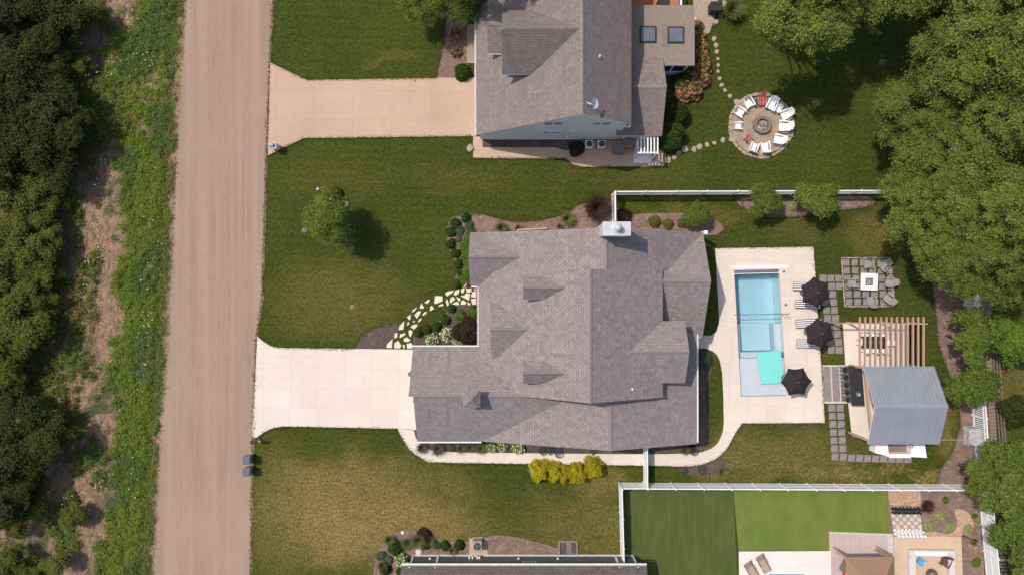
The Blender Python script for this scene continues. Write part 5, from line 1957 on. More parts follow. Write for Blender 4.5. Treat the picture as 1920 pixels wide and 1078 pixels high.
def umbrella():
    r = thing('parasol', 'x', 'umbrella')
    n, R, top, rim = 6, 1.3, 2.75, 2.25
    b = MB()
    T = Vector((0, 0, top))
    for k in range(n):
        a0, a1 = 2 * math.pi * k / n, 2 * math.pi * (k + 1) / n
        p0 = Vector((R * math.cos(a0), R * math.sin(a0), rim))
        p1 = Vector((R * math.cos(a1), R * math.sin(a1), rim))
        rows = []
        for j in range(5):
            t = j / 4
            row = []
            for i in range(5):
                s = i / 4
                q = T.lerp(p0.lerp(p1, s), t)
                sag = 4 * s * (1 - s)
                q = Vector((q.x * (1 - .10 * sag * t), q.y * (1 - .10 * sag * t), q.z - .05 * sag * t + .06 * math.sin(math.pi * t)))
                row.append(q)
            rows.append(row)
        for j in range(4):
            for i in range(4):
                f4 = [rows[j][i], rows[j + 1][i], rows[j + 1][i + 1], rows[j][i + 1]]
                b.face(f4, 0, None, True)
                b.face([q - Vector((0, 0, .012)) for q in f4[::-1]], 0, None, True)
    b.build('canopy', M['black'], r)
    for k in range(n):
        a0 = 2 * math.pi * k / n
        b = MB()
        b.bar((0, 0, top - .05), (R * .97 * math.cos(a0), R * .97 * math.sin(a0), rim - .03), .025, .02)
        b.build('rib', M['greyd'], r)
    b = MB()
    b.tube((0, 0, .05), (0, 0, top + .06), .028, n=10)
    b.lathe([(.05, top + .02), (.04, top + .1), (0, top + .13)], n=10)
    b.build('pole', M['greyd'], r)
    b = MB()
    b.lathe([(.36, 0), (.36, .06), (.08, .12), (.05, .3), (0, .3)], n=18)
    b.build('base', M['greyd'], r)
    return Kind(r)


UMB = umbrella()
UMB.put(at(1532, 548, 2.6)[:2] + (.05,), math.radians(96), 1.0, 'black parasol over the upper pair of striped loungers', 'black parasols by the pool')
UMB.put(at(1539.5, 625, 2.6)[:2] + (.05,), math.radians(98), 1.0, 'black parasol over the lower pair of striped loungers', 'black parasols by the pool')
UMB.put(at(1495.5, 716, 2.55)[:2] + (.06,), math.radians(62), .99, 'black parasol at the shallow corner of the pool', 'black parasols by the pool')


def lounger():
    """lies along +x from its foot, head at +x"""
    r = thing('sun_lounger', 'x', 'sun lounger')
    b = MB()
    for s in (-1, 1):
        b.bar((0, s * .33, .26), (1.95, s * .33, .26), .05, .05)
    b.bar((0.02, -.33, .26), (.02, .33, .26), .05, .05)
    b.bar((1.93, -.33, .26), (1.93, .33, .26), .05, .05)
    b.build('frame', M['dark'], r)
    b = MB()
    b.box((.62, 0, .34), (1.26, .68, .09), bev=.03)
    b.build('seat_cushion', M['lounge'], r)
    b = MB()
    R = Matrix.Rotation(-math.radians(25), 3, 'Y')
    b.box((1.62, 0, .50), (.76, .68, .09), mat=R, bev=.03)
    b.build('back_cushion', M['lounge'], r)
    for x in (.15, 1.75):
        for s in (-1, 1):
            b = MB()
            b.box((x, s * .32, .13), (.05, .05, .26))
            b.build('leg', M['dark'], r)
    return Kind(r)


LG = lounger()
for px, py, a, lab in ((1487, 536.5, -.03, 'topmost of the four'), (1490.5, 569.5, -.03, 'second from the top'), (1492, 607, .06, 'third from the top'), (1493.5, 643.5, -.03, 'lowest of the four')):
    LG.put(at(px, py, .3)[:2] + (.06,), a, 1.0, f'black and white striped lounger half under a parasol, {lab}', 'striped loungers by the pool')
for px, py, m_, lab in ((1508.5, 549.5, 'red_c', 'small dark red round table between the upper striped loungers'), (1517, 625, 'grey', 'small grey round table between the lower striped loungers')):
    r = thing('side_table', lab, 'side table', at(px, py, .5)[:2] + (.06,), 0, 'small tables by the loungers')
    b = MB()
    b.lathe([(0, .46), (.25, .46), (.26, .48), (.25, .5), (0, .5)], n=20)
    b.build('top', mat('table_maroon', (.16, .05, .05), (.13, .04, .04), 3, .5) if m_ == 'red_c' else M[m_], r)
    b = MB()
    b.tube((0, 0, 0), (0, 0, .46), .03)
    b.lathe([(.18, 0), (.18, .02), (.03, .04)], n=16)
    b.build('pedestal', M['dark'], r)

# ---------------------------------------------------------------- bar, pavilion, pergola, kitchen
zr_ = 4.6
r = thing('pavilion', 'open pavilion with grey standing seam metal roof on cedar posts', 'pavilion', W(1690, 760))
b = MB()
seam = MB()
yr = wy(762, zr_)
x0r, x1r = wx(1640.5, zr_), wx(1777, zr_)
yn, ys = wy(687, 2.85), wy(832.5, 3.55)
for (ye, ze) in ((yn, 2.85), (ys, 3.55)):
    slab(b, [(x0r, ye, ze), (x1r, ye, ze), (x1r, yr, zr_), (x0r, yr, zr_)], (1, 0, 0), .1, skip=lambda p, q: p.z > 4.5 and q.z > 4.5)
    n = 20
    for k in range(n + 1):
        x = x0r + .03 + (x1r - x0r - .06) * k / n
        seam.bar((x, ye, ze + .03), (x, yr, zr_ + .03), .05, .09)
for s, (ye, ze) in ((1, (yn, 2.85)), (-1, (ys, 3.55))):
    d = Vector((0, ye - yr, ze - zr_)).normalized() * .22
    seam.bar((x0r - .02, yr, zr_ + .06), (x1r + .02, yr, zr_ + .06), .1, .03) if s == 1 else None
    slab(seam, [(x0r - .02, yr, zr_ + .065), (x1r + .02, yr, zr_ + .065), (x1r + .02, yr + d.y, zr_ + .065 + d.z), (x0r - .02, yr + d.y, zr_ + .065 + d.z)], (1, 0, 0), .015)
M['roofm'] = mat('standing_seam_metal', (.275, .285, .32), (.24, .25, .285), .8, .5, .4, .1)
rf = b.build('roof', [M['roofm'], M['pale_metal']], r, True)
seam.build('seam', [M['roofm'], M['roofm']], rf, True)
x0p, x1p = x0r + .25, x1r - .35
for x in (x0p, x1p):
    for y, ze in ((yn - .2, 2.7), (yr, 3.9), (ys + .2, 3.4)):
        if x == x0p and y == yr:
            continue
        b = MB()
        b.box((x, y, ze / 2), (.16, .16, ze), bev=.01)
        b.build('post', M['wood'], r, True)
for y, z in ((yn - .2, 2.62), (ys + .2, 3.3)):
    b = MB()
    b.bar((x0p - .2, y, z), (x1p + .2, y, z), .1, .22)
    b.build('beam', M['wood_x'], r, True)
b = MB()
b.bar(W(1621, 684, 2.5), W(1635, 824, 2.6), .16, .24)
b.build('front_beam', M['wood'], r, True)
b = MB()
for y in (762, 772, 785):
    b.bar(W(1627, y, 2.45), (x0p + .5, wy(y, 2.5), 2.5), .05, .08)
b.build('brace', M['dark'], r, True)
b = MB()
b.box(((x0p + x1p) / 2 + .6, yr, .5), (3.2, .8, 1.0), bev=.02)
b.build('cabinet', M['white_p'], r, True)

zp = 2.75
r = thing('pergola', 'cedar pergola of slim parallel rafters over the dining set, joined to the metal roof', 'pergola', W(1660, 645))
tops = [1612 + k * 9.95 for k in range(13)]
y0b, y1b = wy(594, zp), wy(688.5, zp)
for k, px in enumerate(tops):
    b = MB()
    x = wx(px, zp)
    b.bar((x, y0b, zp), (x, y1b, zp), .075, .2)
    b.build('rafter', M['wood'], r, True)
b = MB()
b.bar(W(1578, 606, zp - .25), W(1738, 607, zp - .25), .09, .2)
b.build('header', M['wood_x'], r, True)
for px, py in ((1614, 606.5), (1732, 607), (1678, 606.7)):
    b = MB()
    p = W(px, py, zp - .3)
    b.box((p.x, p.y, (zp - .4) / 2), (.14, .14, zp - .4), bev=.01)
    b.build('post', M['wood'], r, True)
b = MB()
b.bar(W(1578, 606, zp - .3) + Vector((.05, 0, 0)), (W(1578, 606, zp - .3).x + .05, W(1578, 606, zp - .3).y, .05), .12, .12)
b.build('corner_post', M['wood'], r, True)

p = W(1640, 641.5, .74)
r = thing('dining_table', 'long black dining table under the pergola rafters', 'table', (p.x, p.y, .06), -.02)
b = MB()
b.box((0, 0, .72), (2.05, 1.0, .05), bev=.01)
b.build('tabletop', M['dark'], r)
for sx in (-1, 1):
    for sy in (-1, 1):
        b = MB()
        b.box((sx * .92, sy * .42, .35), (.07, .07, .7))
        b.build('leg', M['dark'], r)
for k, dx in enumerate((-.4, .45)):
    b = MB()
    b.lathe([(.0, 0), (.12, .01), (.17, .035), (.165, .04), (.1, .02), (0, .015)], n=18)
    o = tag(b.build('plate', M['stone']), f'round stoneware dish on the black dining table, {("left", "right")[k]} one', 'dish', 'dishes on the dining table')
    o.location = (p.x + dx, p.y + .02, .807)


def dining_chair():
    r = thing('dining_chair', 'x', 'chair')
    b = MB()
    b.box((0, 0, .45), (.48, .46, .06), bev=.02)
    b.build('seat', M['white'], r)
    b = MB()
    b.box((0, -.25, .72), (.46, .05, .48), mat=Matrix.Rotation(.15, 3, 'X'), bev=.02)
    b.build('backrest', M['white'], r)
    for sx in (-1, 1):
        for sy in (-1, 1):
            b = MB()
            b.tube((sx * .2, sy * .19, .43), (sx * .24, sy * .24, 0), .018, .014)
            b.build('leg', M['dark'], r)
    return Kind(r)


DC = dining_chair()
for k, px in enumerate((1623, 1639.5, 1656)):
    DC.put(at(px, 628.5, .5)[:2] + (.06,), math.pi, 1, f'white dining chair on the top side of the black table, {ORD[k]} from the left', 'white dining chairs under the pergola')
for k, px in enumerate((1624.5, 1641, 1657)):
    DC.put(at(px, 655.5, .5)[:2] + (.06,), 0, 1, f'white dining chair on the bottom side of the black table, {ORD[k]} from the left', 'white dining chairs under the pergola')
DC.put(at(1615.5, 642, .5)[:2] + (.06,), -math.pi / 2, 1, 'white dining chair at the left end of the black table', 'white dining chairs under the pergola')
DC.put(at(1668, 642.5, .5)[:2] + (.06,), math.pi / 2, 1, 'white dining chair at the right end of the black table', 'white dining chairs under the pergola')

r = thing('bar_counter', 'long black topped outdoor bar counter in front of five black stools', 'bar', W(1604, 722))
b = MB()
zb = 1.06
bp = [W(x, y, zb) for x, y in ((1591, 686), (1616, 686), (1621.5, 759.5), (1597.5, 759.5))]
b.prism([(q.x, q.y) for q in bp], 1.0, zb, bottom=True)
b.build('countertop', M['dark'], r, True)
b = MB()
ins = [W(x, y, zb) for x, y in ((1595.5, 688), (1614, 688), (1619.5, 757.5), (1601, 757.5))]
b.prism([(q.x, q.y) for q in ins], 0.05, 1.0)
b.build('cabinet', M['greyd'], r, True)
p = W(1609.5, 739, 1.1)
b = MB()
b.lathe([(.0, 1.065), (.10, 1.065), (.17, 1.07), (.19, 1.12), (.175, 1.12), (.1, 1.075), (0, 1.075)], (p.x, p.y, 0), 20)
o = tag(b.build('serving_bowl', M['metal']), 'shiny silver bowl on the black bar counter', 'bowl')


def stool():
    r = thing('bar_stool', 'x', 'bar stool')
    b = MB()
    b.lathe([(0, .72), (.19, .72), (.2, .75), (.19, .78), (0, .78)], n=18)
    b.build('seat', M['dark'], r)
    b = MB()
    for k in range(6):
        a0 = math.radians(-50 + k * 20)
        b.bar((-.19 * math.cos(a0), .19 * math.sin(a0), .78), (-.22 * math.cos(a0), .22 * math.sin(a0), 1.02), .07, .02)
    b.build('backrest', M['dark'], r)
    for k in range(4):
        a0 = math.pi / 4 + k * math.pi / 2
        b = MB()
        b.tube((.12 * math.cos(a0), .12 * math.sin(a0), .72), (.26 * math.cos(a0), .26 * math.sin(a0), 0), .018)
        b.build('leg', M['dark'], r)
    b = MB()
    for k in range(4):
        a0, a1 = math.pi / 4 + k * math.pi / 2, 3 * math.pi / 4 + k * math.pi / 2
        b.tube((.21 * math.cos(a0), .21 * math.sin(a0), .25), (.21 * math.cos(a1), .21 * math.sin(a1), .25), .012)
    b.build('foot_ring', M['dark'], r)
    return Kind(r)


BS = stool()
for k in range(5):
    BS.put(at(1584.5 + k * 1.3, 692.5 + k * 14, .8)[:2] + (.056,), rr.uniform(-.15, .15), 1, f'black bar stool at the outdoor bar, {ORD[k]} from the top', 'bar stools at the outdoor bar')

# white outdoor kitchen below the metal roof
r = thing('kitchen_counter', 'white outdoor kitchen counter with dark recess, showing below the metal roof edge', 'kitchen counter', W(1690, 842))
b = MB()
zc = 1.0
for poly in ([(1641, 826), (1664, 826), (1667, 855), (1641, 849)], [(1708, 826), (1733, 826), (1738, 858), (1708, 856)], [(1668, 850), (1707, 850), (1708, 858), (1667.5, 858)]):
    pts = [W(x, y, zc) for x, y in poly]
    b.prism([(q.x, q.y) for q in pts], .02, zc)
b.build('cabinet', M['white_p'], r, True)
b = MB()
pts = [W(x, y, .35) for x, y in ((1662, 825), (1707, 825), (1707, 848), (1664, 848))]
b.prism([(q.x, q.y) for q in pts], .02, .35)
b.build('recess', M['wood_g'], r, True)
b = MB()
b.bar(W(1667, 848, 1.03), W(1700, 847, 1.03), .1, .04)
b.build('shelf', M['wood_x'], r, True)
p = W(1709.5, 836, 1.15)
b = MB()
b.lathe([(0, .0), (.09, .02), (.14, .1), (.14, .16), (.09, .24), (0, .26)], (p.x, p.y, 1.0), 18)
tag(b.build('silver_kettle', M['metal']), 'round silver kettle on the white kitchen counter', 'kettle')
r = thing('covered_sofa', 'garden sofa under a crumpled grey cover leaning at the slatted fence', 'sofa', at(1828, 818, .5))
b = MB()
rd = random.Random(2)
gn = 12
gp = [[Vector(((i / gn - .5) * 1.3 + .05 * rd.uniform(-1, 1), (j / gn - .5) * 1.7 + .05 * rd.uniform(-1, 1),
               (.0 if i in (0, gn) or j in (0, gn) else .55 + .35 * (i / gn) + .06 * rd.uniform(-1, 1) + .05 * math.sin(i * 1.3 + j * .7)))) for j in range(gn + 1)] for i in range(gn + 1)]
for i in range(gn):
    for j in range(gn):
        b.face([gp[i][j], gp[i + 1][j], gp[i + 1][j + 1], gp[i][j + 1]], 0, None, True)
b.build('cover', M['cover'], r)
b = MB()
b.box((0, 0, .25), (1.1, 1.5, .4))
b.build('seat', M['wood_g'], r)
b = MB()
b.tube(W(1764, 824, .05), W(1816, 824.5, .05), .02, n=6)
tag(b.build('garden_hose', M['paver_l']), 'thin pale hose lying across the grass to the covered sofa', 'hose')

# ---------------------------------------------------------------- lower right yard
def chess():
    cell = .331
    o = W(1668.5, 949)
    ux = (W(1723.5, 949.5) - W(1668.5, 949)) / 8
    uy = (W(1675.5, 1003.5) - W(1668.5, 949)) / 8
    r = thing('chess_board', 'giant chess board of pale and tan slabs on the ground', 'chess board', (o.x, o.y, 0))
    for par, nm in ((0, 'board'), (1, 'dark_squares')):
        b = MB()
        for i in range(8):
            for j in range(8):
                if (i + j) % 2 == par:
                    q = [o + ux * (i + a) + uy * (j + c) for a, c in ((.02, .02), (.98, .02), (.98, .98), (.02, .98))]
                    b.prism([(v.x, v.y) for v in q], 0, .045)
        b.build(nm, M['paver_l'] if par == 0 else M['step'], r, True)
    pawn = [(0, 0), (.13, 0), (.13, .05), (.07, .12), (.05, .28), (.09, .31), (.05, .33), (.085, .40), (.05, .47), (0, .48)]
    back = [(0, 0), (.15, 0), (.15, .06), (.08, .14), (.06, .42), (.11, .46), (.07, .49), (.12, .62), (.06, .66), (.03, .74), (0, .75)]
    names = ('rook', 'knight', 'bishop', 'queen', 'king', 'bishop', 'knight', 'rook')
    for col, m in (('black', M['dark']), ('white', M['white'])):
        for row in (0, 1):
            isback = (row == 0) == (col == 'black')
            b = MB()
            b.lathe(back if isback else pawn, n=14)
            K = None
            for i in range(8):
                j = row if col == 'black' else 6 + row
                c = o + ux * (i + .5) + uy * (j + .5)
                if K is None:
                    K = Kind(tag(b.build('chess_piece', m), 'x', 'chess piece'))
                K.put((c.x, c.y, .045), 0, 1, f'{col} {"tall back row piece" if isback else "pawn"} on the giant chess board, {ORD[i]} from the left', f'{col} giant chess pieces')


chess()
r = thing('gazebo', 'brown canvas hip roofed gazebo on the mixed paver patio at the bottom edge', 'gazebo', W(1640, 1075))
b = MB()
zg, zt = 2.5, 3.5
cs = [W(1586, 1044, zg), W(1676, 1043, zg), W(1676, 1043, zg) + Vector((.1, -3.6, 0)), W(1586, 1044, zg) + Vector((.1, -3.6, 0))]
mid = sum(cs, Vector()) / 4
ra, rb = mid + Vector((-.5, 0, zt - zg)), mid + Vector((.5, 0, zt - zg))
slab(b, [cs[0], cs[1], rb, ra], (1, 0, 0), .05)
slab(b, [cs[1], cs[2], rb], (0, 1, 0), .05)
slab(b, [cs[2], cs[3], ra, rb], (1, 0, 0), .05)
slab(b, [cs[3], cs[0], ra], (0, 1, 0), .05)
b.build('roof', [M['canvas'], M['wood']], r, True)
for c in cs:
    b = MB()
    q = mid.lerp(c, .93)
    b.box((q.x, q.y, zg / 2), (.14, .14, zg), bev=.01)
    b.build('post', M['wood'], r, True)
b = MB()
for a0 in ((0, 1), (1, 2), (2, 3), (3, 0)):
    b.bar(mid.lerp(cs[a0[0]], .93) - Vector((0, 0, .12)), mid.lerp(cs[a0[1]], .93) - Vector((0, 0, .12)), .08, .18)
b.build('beam', M['wood'], r, True)
for k, (x, y) in enumerate(((1568, 1034), (1640, 1030))):
    b = MB()
    b.bar(W(x, y, .1), W(x + 22, y + 13, 2.3), .1, .16)
    b.build('brace', M['wood_x'], r, True)
p = W(1580, 1060, 1.2)
r = thing('kite_sail', 'small dark fabric sail with a red corner leaning at the gazebo', 'sail', (p.x, p.y, .05))
b = MB()
pts = [W(1582, 1050, 1.9), W(1573, 1066, .9), W(1584, 1076, .8), W(1588, 1068, 1.3)]
f4 = [q - r.location for q in pts]
b.face(f4)
b.face([q - Vector((0, 0, .02)) for q in f4[::-1]])
b.build('fabric', M['stone'], r)
b = MB()
b.tube(f4[2] + Vector((-.12, .05, .02)), f4[3] + Vector((.0, -.15, .02)), .12, .04)
b.build('red_corner', mat('red_fabric', (.75, .04, .05), (.65, .03, .04), 4, .7), r)


def sling_lounger():
    r = thing('sling_lounger', 'x', 'sun lounger')
    b = MB()
    b.box((0, -.42, .33), (.58, 1.15, .03), bev=.01)
    b.build('seat', M['beige_c'], r)
    b = MB()
    b.box((0, .48, .52), (.58, .78, .03), mat=Matrix.Rotation(math.radians(33), 3, 'X'), bev=.01)
    b.build('backrest', M['beige_c'], r)
    b = MB()
    for s in (-1, 1):
        b.bar((s * .31, -1.0, .32), (s * .31, .2, .32), .035, .04)
        b.bar((s * .31, .15, .33), (s * .31, .85, .76), .035, .04)
        b.bar((s * .34, .25, .52), (s * .34, -.25, .52), .05, .03)
    b.build('frame', M['brown_c'], r)
    for s in (-1, 1):
        for y in (-.85, .3):
            b = MB()
            b.box((s * .31, y, .16), (.035, .04, .32))
            b.build('leg', M['brown_c'], r)
    return Kind(r)


SL = sling_lounger()
SL.put(at(1429, 1053, .35)[:2] + (.06,), math.radians(30), 1.0, 'beige sling lounger on the pale pool patio, right one of two', 'beige loungers on the pale patio')
SL.put(at(1407, 1066, .35)[:2] + (.06,), math.radians(33), 1.0, 'beige sling lounger on the pale pool patio, left one at the bottom edge', 'beige loungers on the pale patio')
r = thing('spa_cover', 'blue pool edge at the bottom of the pale patio', 'pool', W(1475, 1090))
r['label'] = 'blue water of the neighbour pool at the bottom edge of the pale patio'
b = MB()
b.prism([(wx(1441), wy(1075)), (wx(1508), wy(1075)), (wx(1512), wy(1250)), (wx(1445), wy(1250))], .0, .064)
b.build('water', mat('blue_water', (.09, .30, .42), (.07, .26, .38), 1, .2), r, True)
r = thing('corner_bench', 'pale stone L shaped bench round the lower fire pit', 'bench', W(1740, 1040))
b = MB()
for i, poly in enumerate(([(1705, 1031), (1790, 1032), (1790.5, 1043), (1705, 1042)], [(1705, 1042.4), (1717, 1042.4), (1717, 1110), (1706, 1110)], [(1779, 1043.4), (1790.5, 1043.4), (1792, 1110), (1781, 1110)])):
    pts = [W(x, y, .45) for x, y in poly]
    b.prism([(q.x, q.y) for q in pts], .05, .45)
b.build('seat', M['marble'], r, True)
b = MB()
pts = [W(x, y, .5) for x, y in ((1719, 1033), (1776, 1033.6), (1776, 1041), (1719, 1041))]
b.prism([(q.x, q.y) for q in pts], .45, .53)
b.build('cushion', M['pale_metal'], r, True)
p = W(1748, 1077, .4)
r = thing('steel_fire_bowl', 'round dark fire bowl at the bottom edge by the pale bench', 'fire pit', (p.x, p.y, .05))
b = MB()
b.lathe([(.3, 0), (.42, .15), (.46, .4), (.40, .4), (.3, .25), (0, .2)], n=24)
b.build('bowl', M['brown_c'], r)
b = MB()
rd = random.Random(7)
for k in range(10):
    a = rd.uniform(0, 3.14)
    d = Vector((math.cos(a), math.sin(a), 0)) * .2
    q = Vector((rd.uniform(-.1, .1), rd.uniform(-.1, .1), .28 + rd.uniform(0, .08)))
    b.tube(q - d, q + d, .03)
b.build('logs', M['bark_g'], r)
ADB = adirondack('adirondack_chair', 'x', M['blue_c'], .7)
ADB.put(at(1727, 1053, .4)[:2] + (.05,), face_to(1727, 1053, 1748, 1078) + .3, .85, 'sky blue chair on the tan patio inside the pale bench')
ADC = adirondack('adirondack_chair', 'x', M['brown_c'], .7)
ADC.put(at(1773, 1053, .4)[:2] + (.05,), face_to(1773, 1053, 1748, 1078) + .3, 1.0, 'dark brown chair on the tan patio inside the pale bench')
r = thing('garden_lantern', 'dark garden lantern post beside the solid white fence with a small shrub', 'lantern', at(1806, 1003, 0))
b = MB()
b.tube((0, 0, 0), (0, 0, 1.7), .045)
b.lathe([(.12, 0), (.12, .04), (.05, .08)], n=12)
b.build('post', M['brown_c'], r)
b = MB()
b.lathe([(.05, 1.7), (.14, 1.75), (.16, 2.05), (.2, 2.07), (.03, 2.2), (0, 2.24)], n=8, sm=False)
b.build('lamp_head', M['greyd'], r)
ROSE.put(at(1832, 1019, .5), 1, .55, 'small white and green shrub beside the garden lantern')

# ---------------------------------------------------------------- street and lawn items
def bin_():
    r = thing('wheeled_bin', 'x', 'trash bin')
    b = MB()
    v = []
    for z, sx, sy in ((.08, .24, .26), (.98, .30, .33)):
        v += [(-sx, -sy, z), (sx, -sy, z), (sx, sy, z), (-sx, sy, z)]
    b.solid(v, [(3, 2, 1, 0), (0, 1, 5, 4), (1, 2, 6, 5), (2, 3, 7, 6), (3, 0, 4, 7), (4, 5, 6, 7)])
    b.build('body', M['bin'], r)
    b = MB()
    v = []
    for z, k in ((.985, 1.0), (1.03, .97), (1.07, .72)):
        v += [(-.34 * k, -.36 * k, z), (.33 * k, -.36 * k, z), (.33 * k, .36 * k, z), (-.34 * k, .36 * k, z)]
    b.solid(v, [(3, 2, 1, 0)] + [(l * 4 + i, l * 4 + (i + 1) % 4, l * 4 + 4 + (i + 1) % 4, l * 4 + 4 + i) for l in (0, 1) for i in range(4)] + [(8, 9, 10, 11)])
    b.box((-.12, 0, 1.08), (.06, .26, .02), bev=.005)
    b.build('lid', M['bin'], r)
    b = MB()
    b.tube((.36, -.3, .98), (.36, .3, .98), .022)
    for s in (-1, 1):
        b.bar((.28, s * .27, .95), (.37, s * .27, .98), .04, .04)
    b.build('handle', M['dark'], r)
    for s in (-1, 1):
        b = MB()
        b.tube((.27, s * .30, .11), (.27, s * .24, .11), .11, n=14)
        b.build('wheel', M['dark'], r)
    return Kind(r)


BN = bin_()
BN.put(at(465, 860.5, .7)[:2] + (.03,), .02, 1.0, 'grey wheeled bin on the road edge, nearer the mailbox', 'wheeled bins at the road edge')
BN.put(at(465, 882.5, .7)[:2] + (.03,), -.03, 1.0, 'grey wheeled bin on the road edge, farther from the mailbox', 'wheeled bins at the road edge')


def mailbox(px, py, label, m, rz, big):
    p = W(px, py, 1.1)
    r = thing('mailbox', label, 'mailbox', (p.x, p.y, 0), rz, 'mailboxes by the road')
    b = MB()
    w = .55 if big else .12
    b.box((0, 0, .5), (w * .85 if big else w, w * .85 if big else w, 1.0), bev=.02)
    b.build('post', M['white_p'] if big else M['wood_g'], r)
    b = MB()
    if big:
        b.box((0, 0, 1.04), (.66, .64, .1), bev=.02)
        b.box((-.08, 0, 1.2), (.42, .28, .22), bev=.06)
    else:
        n = 8
        v = []
        for x in (-.42, .16):
            v += [(x, -.11, 1.0)] + [(x, -.11 * math.cos(math.pi * k / n), 1.14 + .11 * math.sin(math.pi * k / n)) for k in range(n + 1)] + [(x, .11, 1.0)]
        k2 = n + 3
        b.solid(v, [tuple(range(k2)), tuple(range(2 * k2 - 1, k2 - 1, -1))] + [(i, k2 + i, k2 + (i + 1) % k2, (i + 1) % k2) for i in range(k2)])
    b.build('box', M['grey_box'] if big else m, r)
    if not big:
        b = MB()
        b.box((.25, 0, 1.06), (.3, .14, .08), bev=.02)
        b.build('newspaper_holder', M['sage_p'], r)


M['grey_box'] = mat('grey_painted_metal', (.36, .36, .38), (.30, .30, .32), 5, .5)
M['sage_p'] = mat('sage_paint', (.33, .36, .27), (.28, .31, .23), 4, .6)
mailbox(511, 272.5, 'white boxy pillar mailbox at the corner of the tan driveway', M['white'], 0, True)
mailbox(479, 828, 'small dark mailbox on a post at the foot of the cream driveway', M['dark'], .1, False)
r = thing('lawn_lamp', 'white lamp post with round head beside the weeping tree', 'lamp post', at(610, 362, 0))
b = MB()
b.tube((0, 0, 0), (0, 0, 2.0), .05, .04, 10)
b.build('post', M['white_p'], r)
b = MB()
b.lathe([(.05, 2.0), (.09, 2.06), (.10, 2.2), (.12, 2.22), (.03, 2.3), (0, 2.31)], n=14)
b.build('lamp_head', M['white_p'], r)
for k, (px, py, s, m_, lab) in enumerate(((622, 373, .19, 'white_p', 'small white stone in front of the lamp post'), (622.5, 385, .15, 'white_p', 'smaller white stone at the edge of the weeping tree'), (649, 383, .3, 'step', 'tan rock right of the weeping tree crown'),
                                          (786, 1033, .3, 'marble', 'pale rock by the south house wall corner'), (755, 998, .15, 'white_p', 'white ring shaped stone on the bed edge of the south house'),
                                          (1357, 8, .3, 'step', 'pale boulder right of the covered grill'), (1351, 30, .28, 'brick', 'reddish boulder at the edge of the stone patio'), (1342, 43, .28, 'step', 'pale boulder at the foot of the ornamental grass'),
                                          (882, 279, .35, 'step', 'tan rock at the corner of the north walk'), (1300, 38, .25, 'white_p', 'white stone by the sunroom corner'))):
    b = MB()
    rd = random.Random(k)
    b.lathe([(s * .9, 0), (s, s * .3), (s * .7, s * .75), (0, s * .9)], n=9, sm=False)
    b.v = [(x * rd.uniform(.8, 1.15), y * rd.uniform(.8, 1.15), z) for x, y, z in b.v]
    o = tag(b.build('garden_rock', M[m_]), lab, 'rock', 'garden rocks')
    o.location = W(px, py)
for px, py, rad, m_, lab in ((571, 432, .24, 'cover_g', 'round grey utility cover left of the weeping tree'), (661, 575.5, .21, 'canvas', 'round brown utility cover in the middle of the front lawn')):
    b = MB()
    b.lathe([(0, .035), (rad * .8, .035), (rad * .82, .028), (rad, .03), (rad, 0)], n=24)
    o = tag(b.build('utility_cover', M[m_]), lab, 'utility cover', 'utility covers in the front lawn')
    o.location = W(px, py)


def condenser(name, px, py, z, s, rz, label, group=None, skin='pale_metal'):
    p = W(px, py, z)
    r = thing(name, label, 'air conditioner', (p.x, p.y, .0), rz, group)
    b = MB()
    b.box((0, 0, .08), (s * 1.15, s * 1.15, .10))
    b.build('pad', M['conc_g'], r)
    b = MB()
    b.box((0, 0, .13 + (z - .13) / 2), (s, s, z - .13), bev=.06)
    b.build('body', M[skin], r)
    b = MB()
    b.lathe([(0, z + .004), (s * .40, z + .004)], n=24)
    b.build('fan_well', M['dark'], r)
    b = MB()
    for k in range(3):
        a0 = k * 2.094
        d = Vector((math.cos(a0), math.sin(a0), 0))
        e = Vector((-d.y, d.x, 0))
        b.solid([d * .05 + Vector((0, 0, z + .012)), d * s * .36 + e * .02 + Vector((0, 0, z + .012)), d * s * .34 + e * s * .18 + Vector((0, 0, z + .03)), d * .06 + e * .08 + Vector((0, 0, z + .03))], [(0, 1, 2, 3)])
    b.lathe([(s * .1, z + .02), (s * .08, z + .05), (0, z + .05)], n=12)
    b.build('fan_blades', M['greyd'], r)
    b = MB()
    for rad in (.14, .24, .34):
        n = 24
        for k in range(n):
            a0, a1 = 2 * math.pi * k / n, 2 * math.pi * (k + 1) / n
            b.bar((s * rad * math.cos(a0), s * rad * math.sin(a0), z + .06), (s * rad * math.cos(a1), s * rad * math.sin(a1), z + .06), .008, .008)
    for k in range(4):
        a0 = k * math.pi / 4
        b.bar((-s * .42 * math.cos(a0), -s * .42 * math.sin(a0), z + .055), (s * .42 * math.cos(a0), s * .42 * math.sin(a0), z + .055), .01, .01)
    b.build('fan_guard', M['greyd'], r)


condenser('air_conditioner', 1105.3, 270, .75, .66, 0, 'pale air conditioner by the north house wall, nearer the brown bush', 'condensers by the north house')
condenser('air_conditioner', 1128.6, 270, .75, .66, 0, 'pale air conditioner by the north house wall, farther from the brown bush', 'condensers by the north house')
condenser('air_conditioner', 895, 1024, 1.0, .80, .05, 'large grey air conditioner on a concrete pad by the south house', None, 'grey')
b = MB()
b.prism([(wx(880), wy(1009)), (wx(914), wy(1009)), (wx(914), wy(1044)), (wx(880), wy(1044))], 0, .035)
struct(b.build('condenser_slab', M['conc_n']))


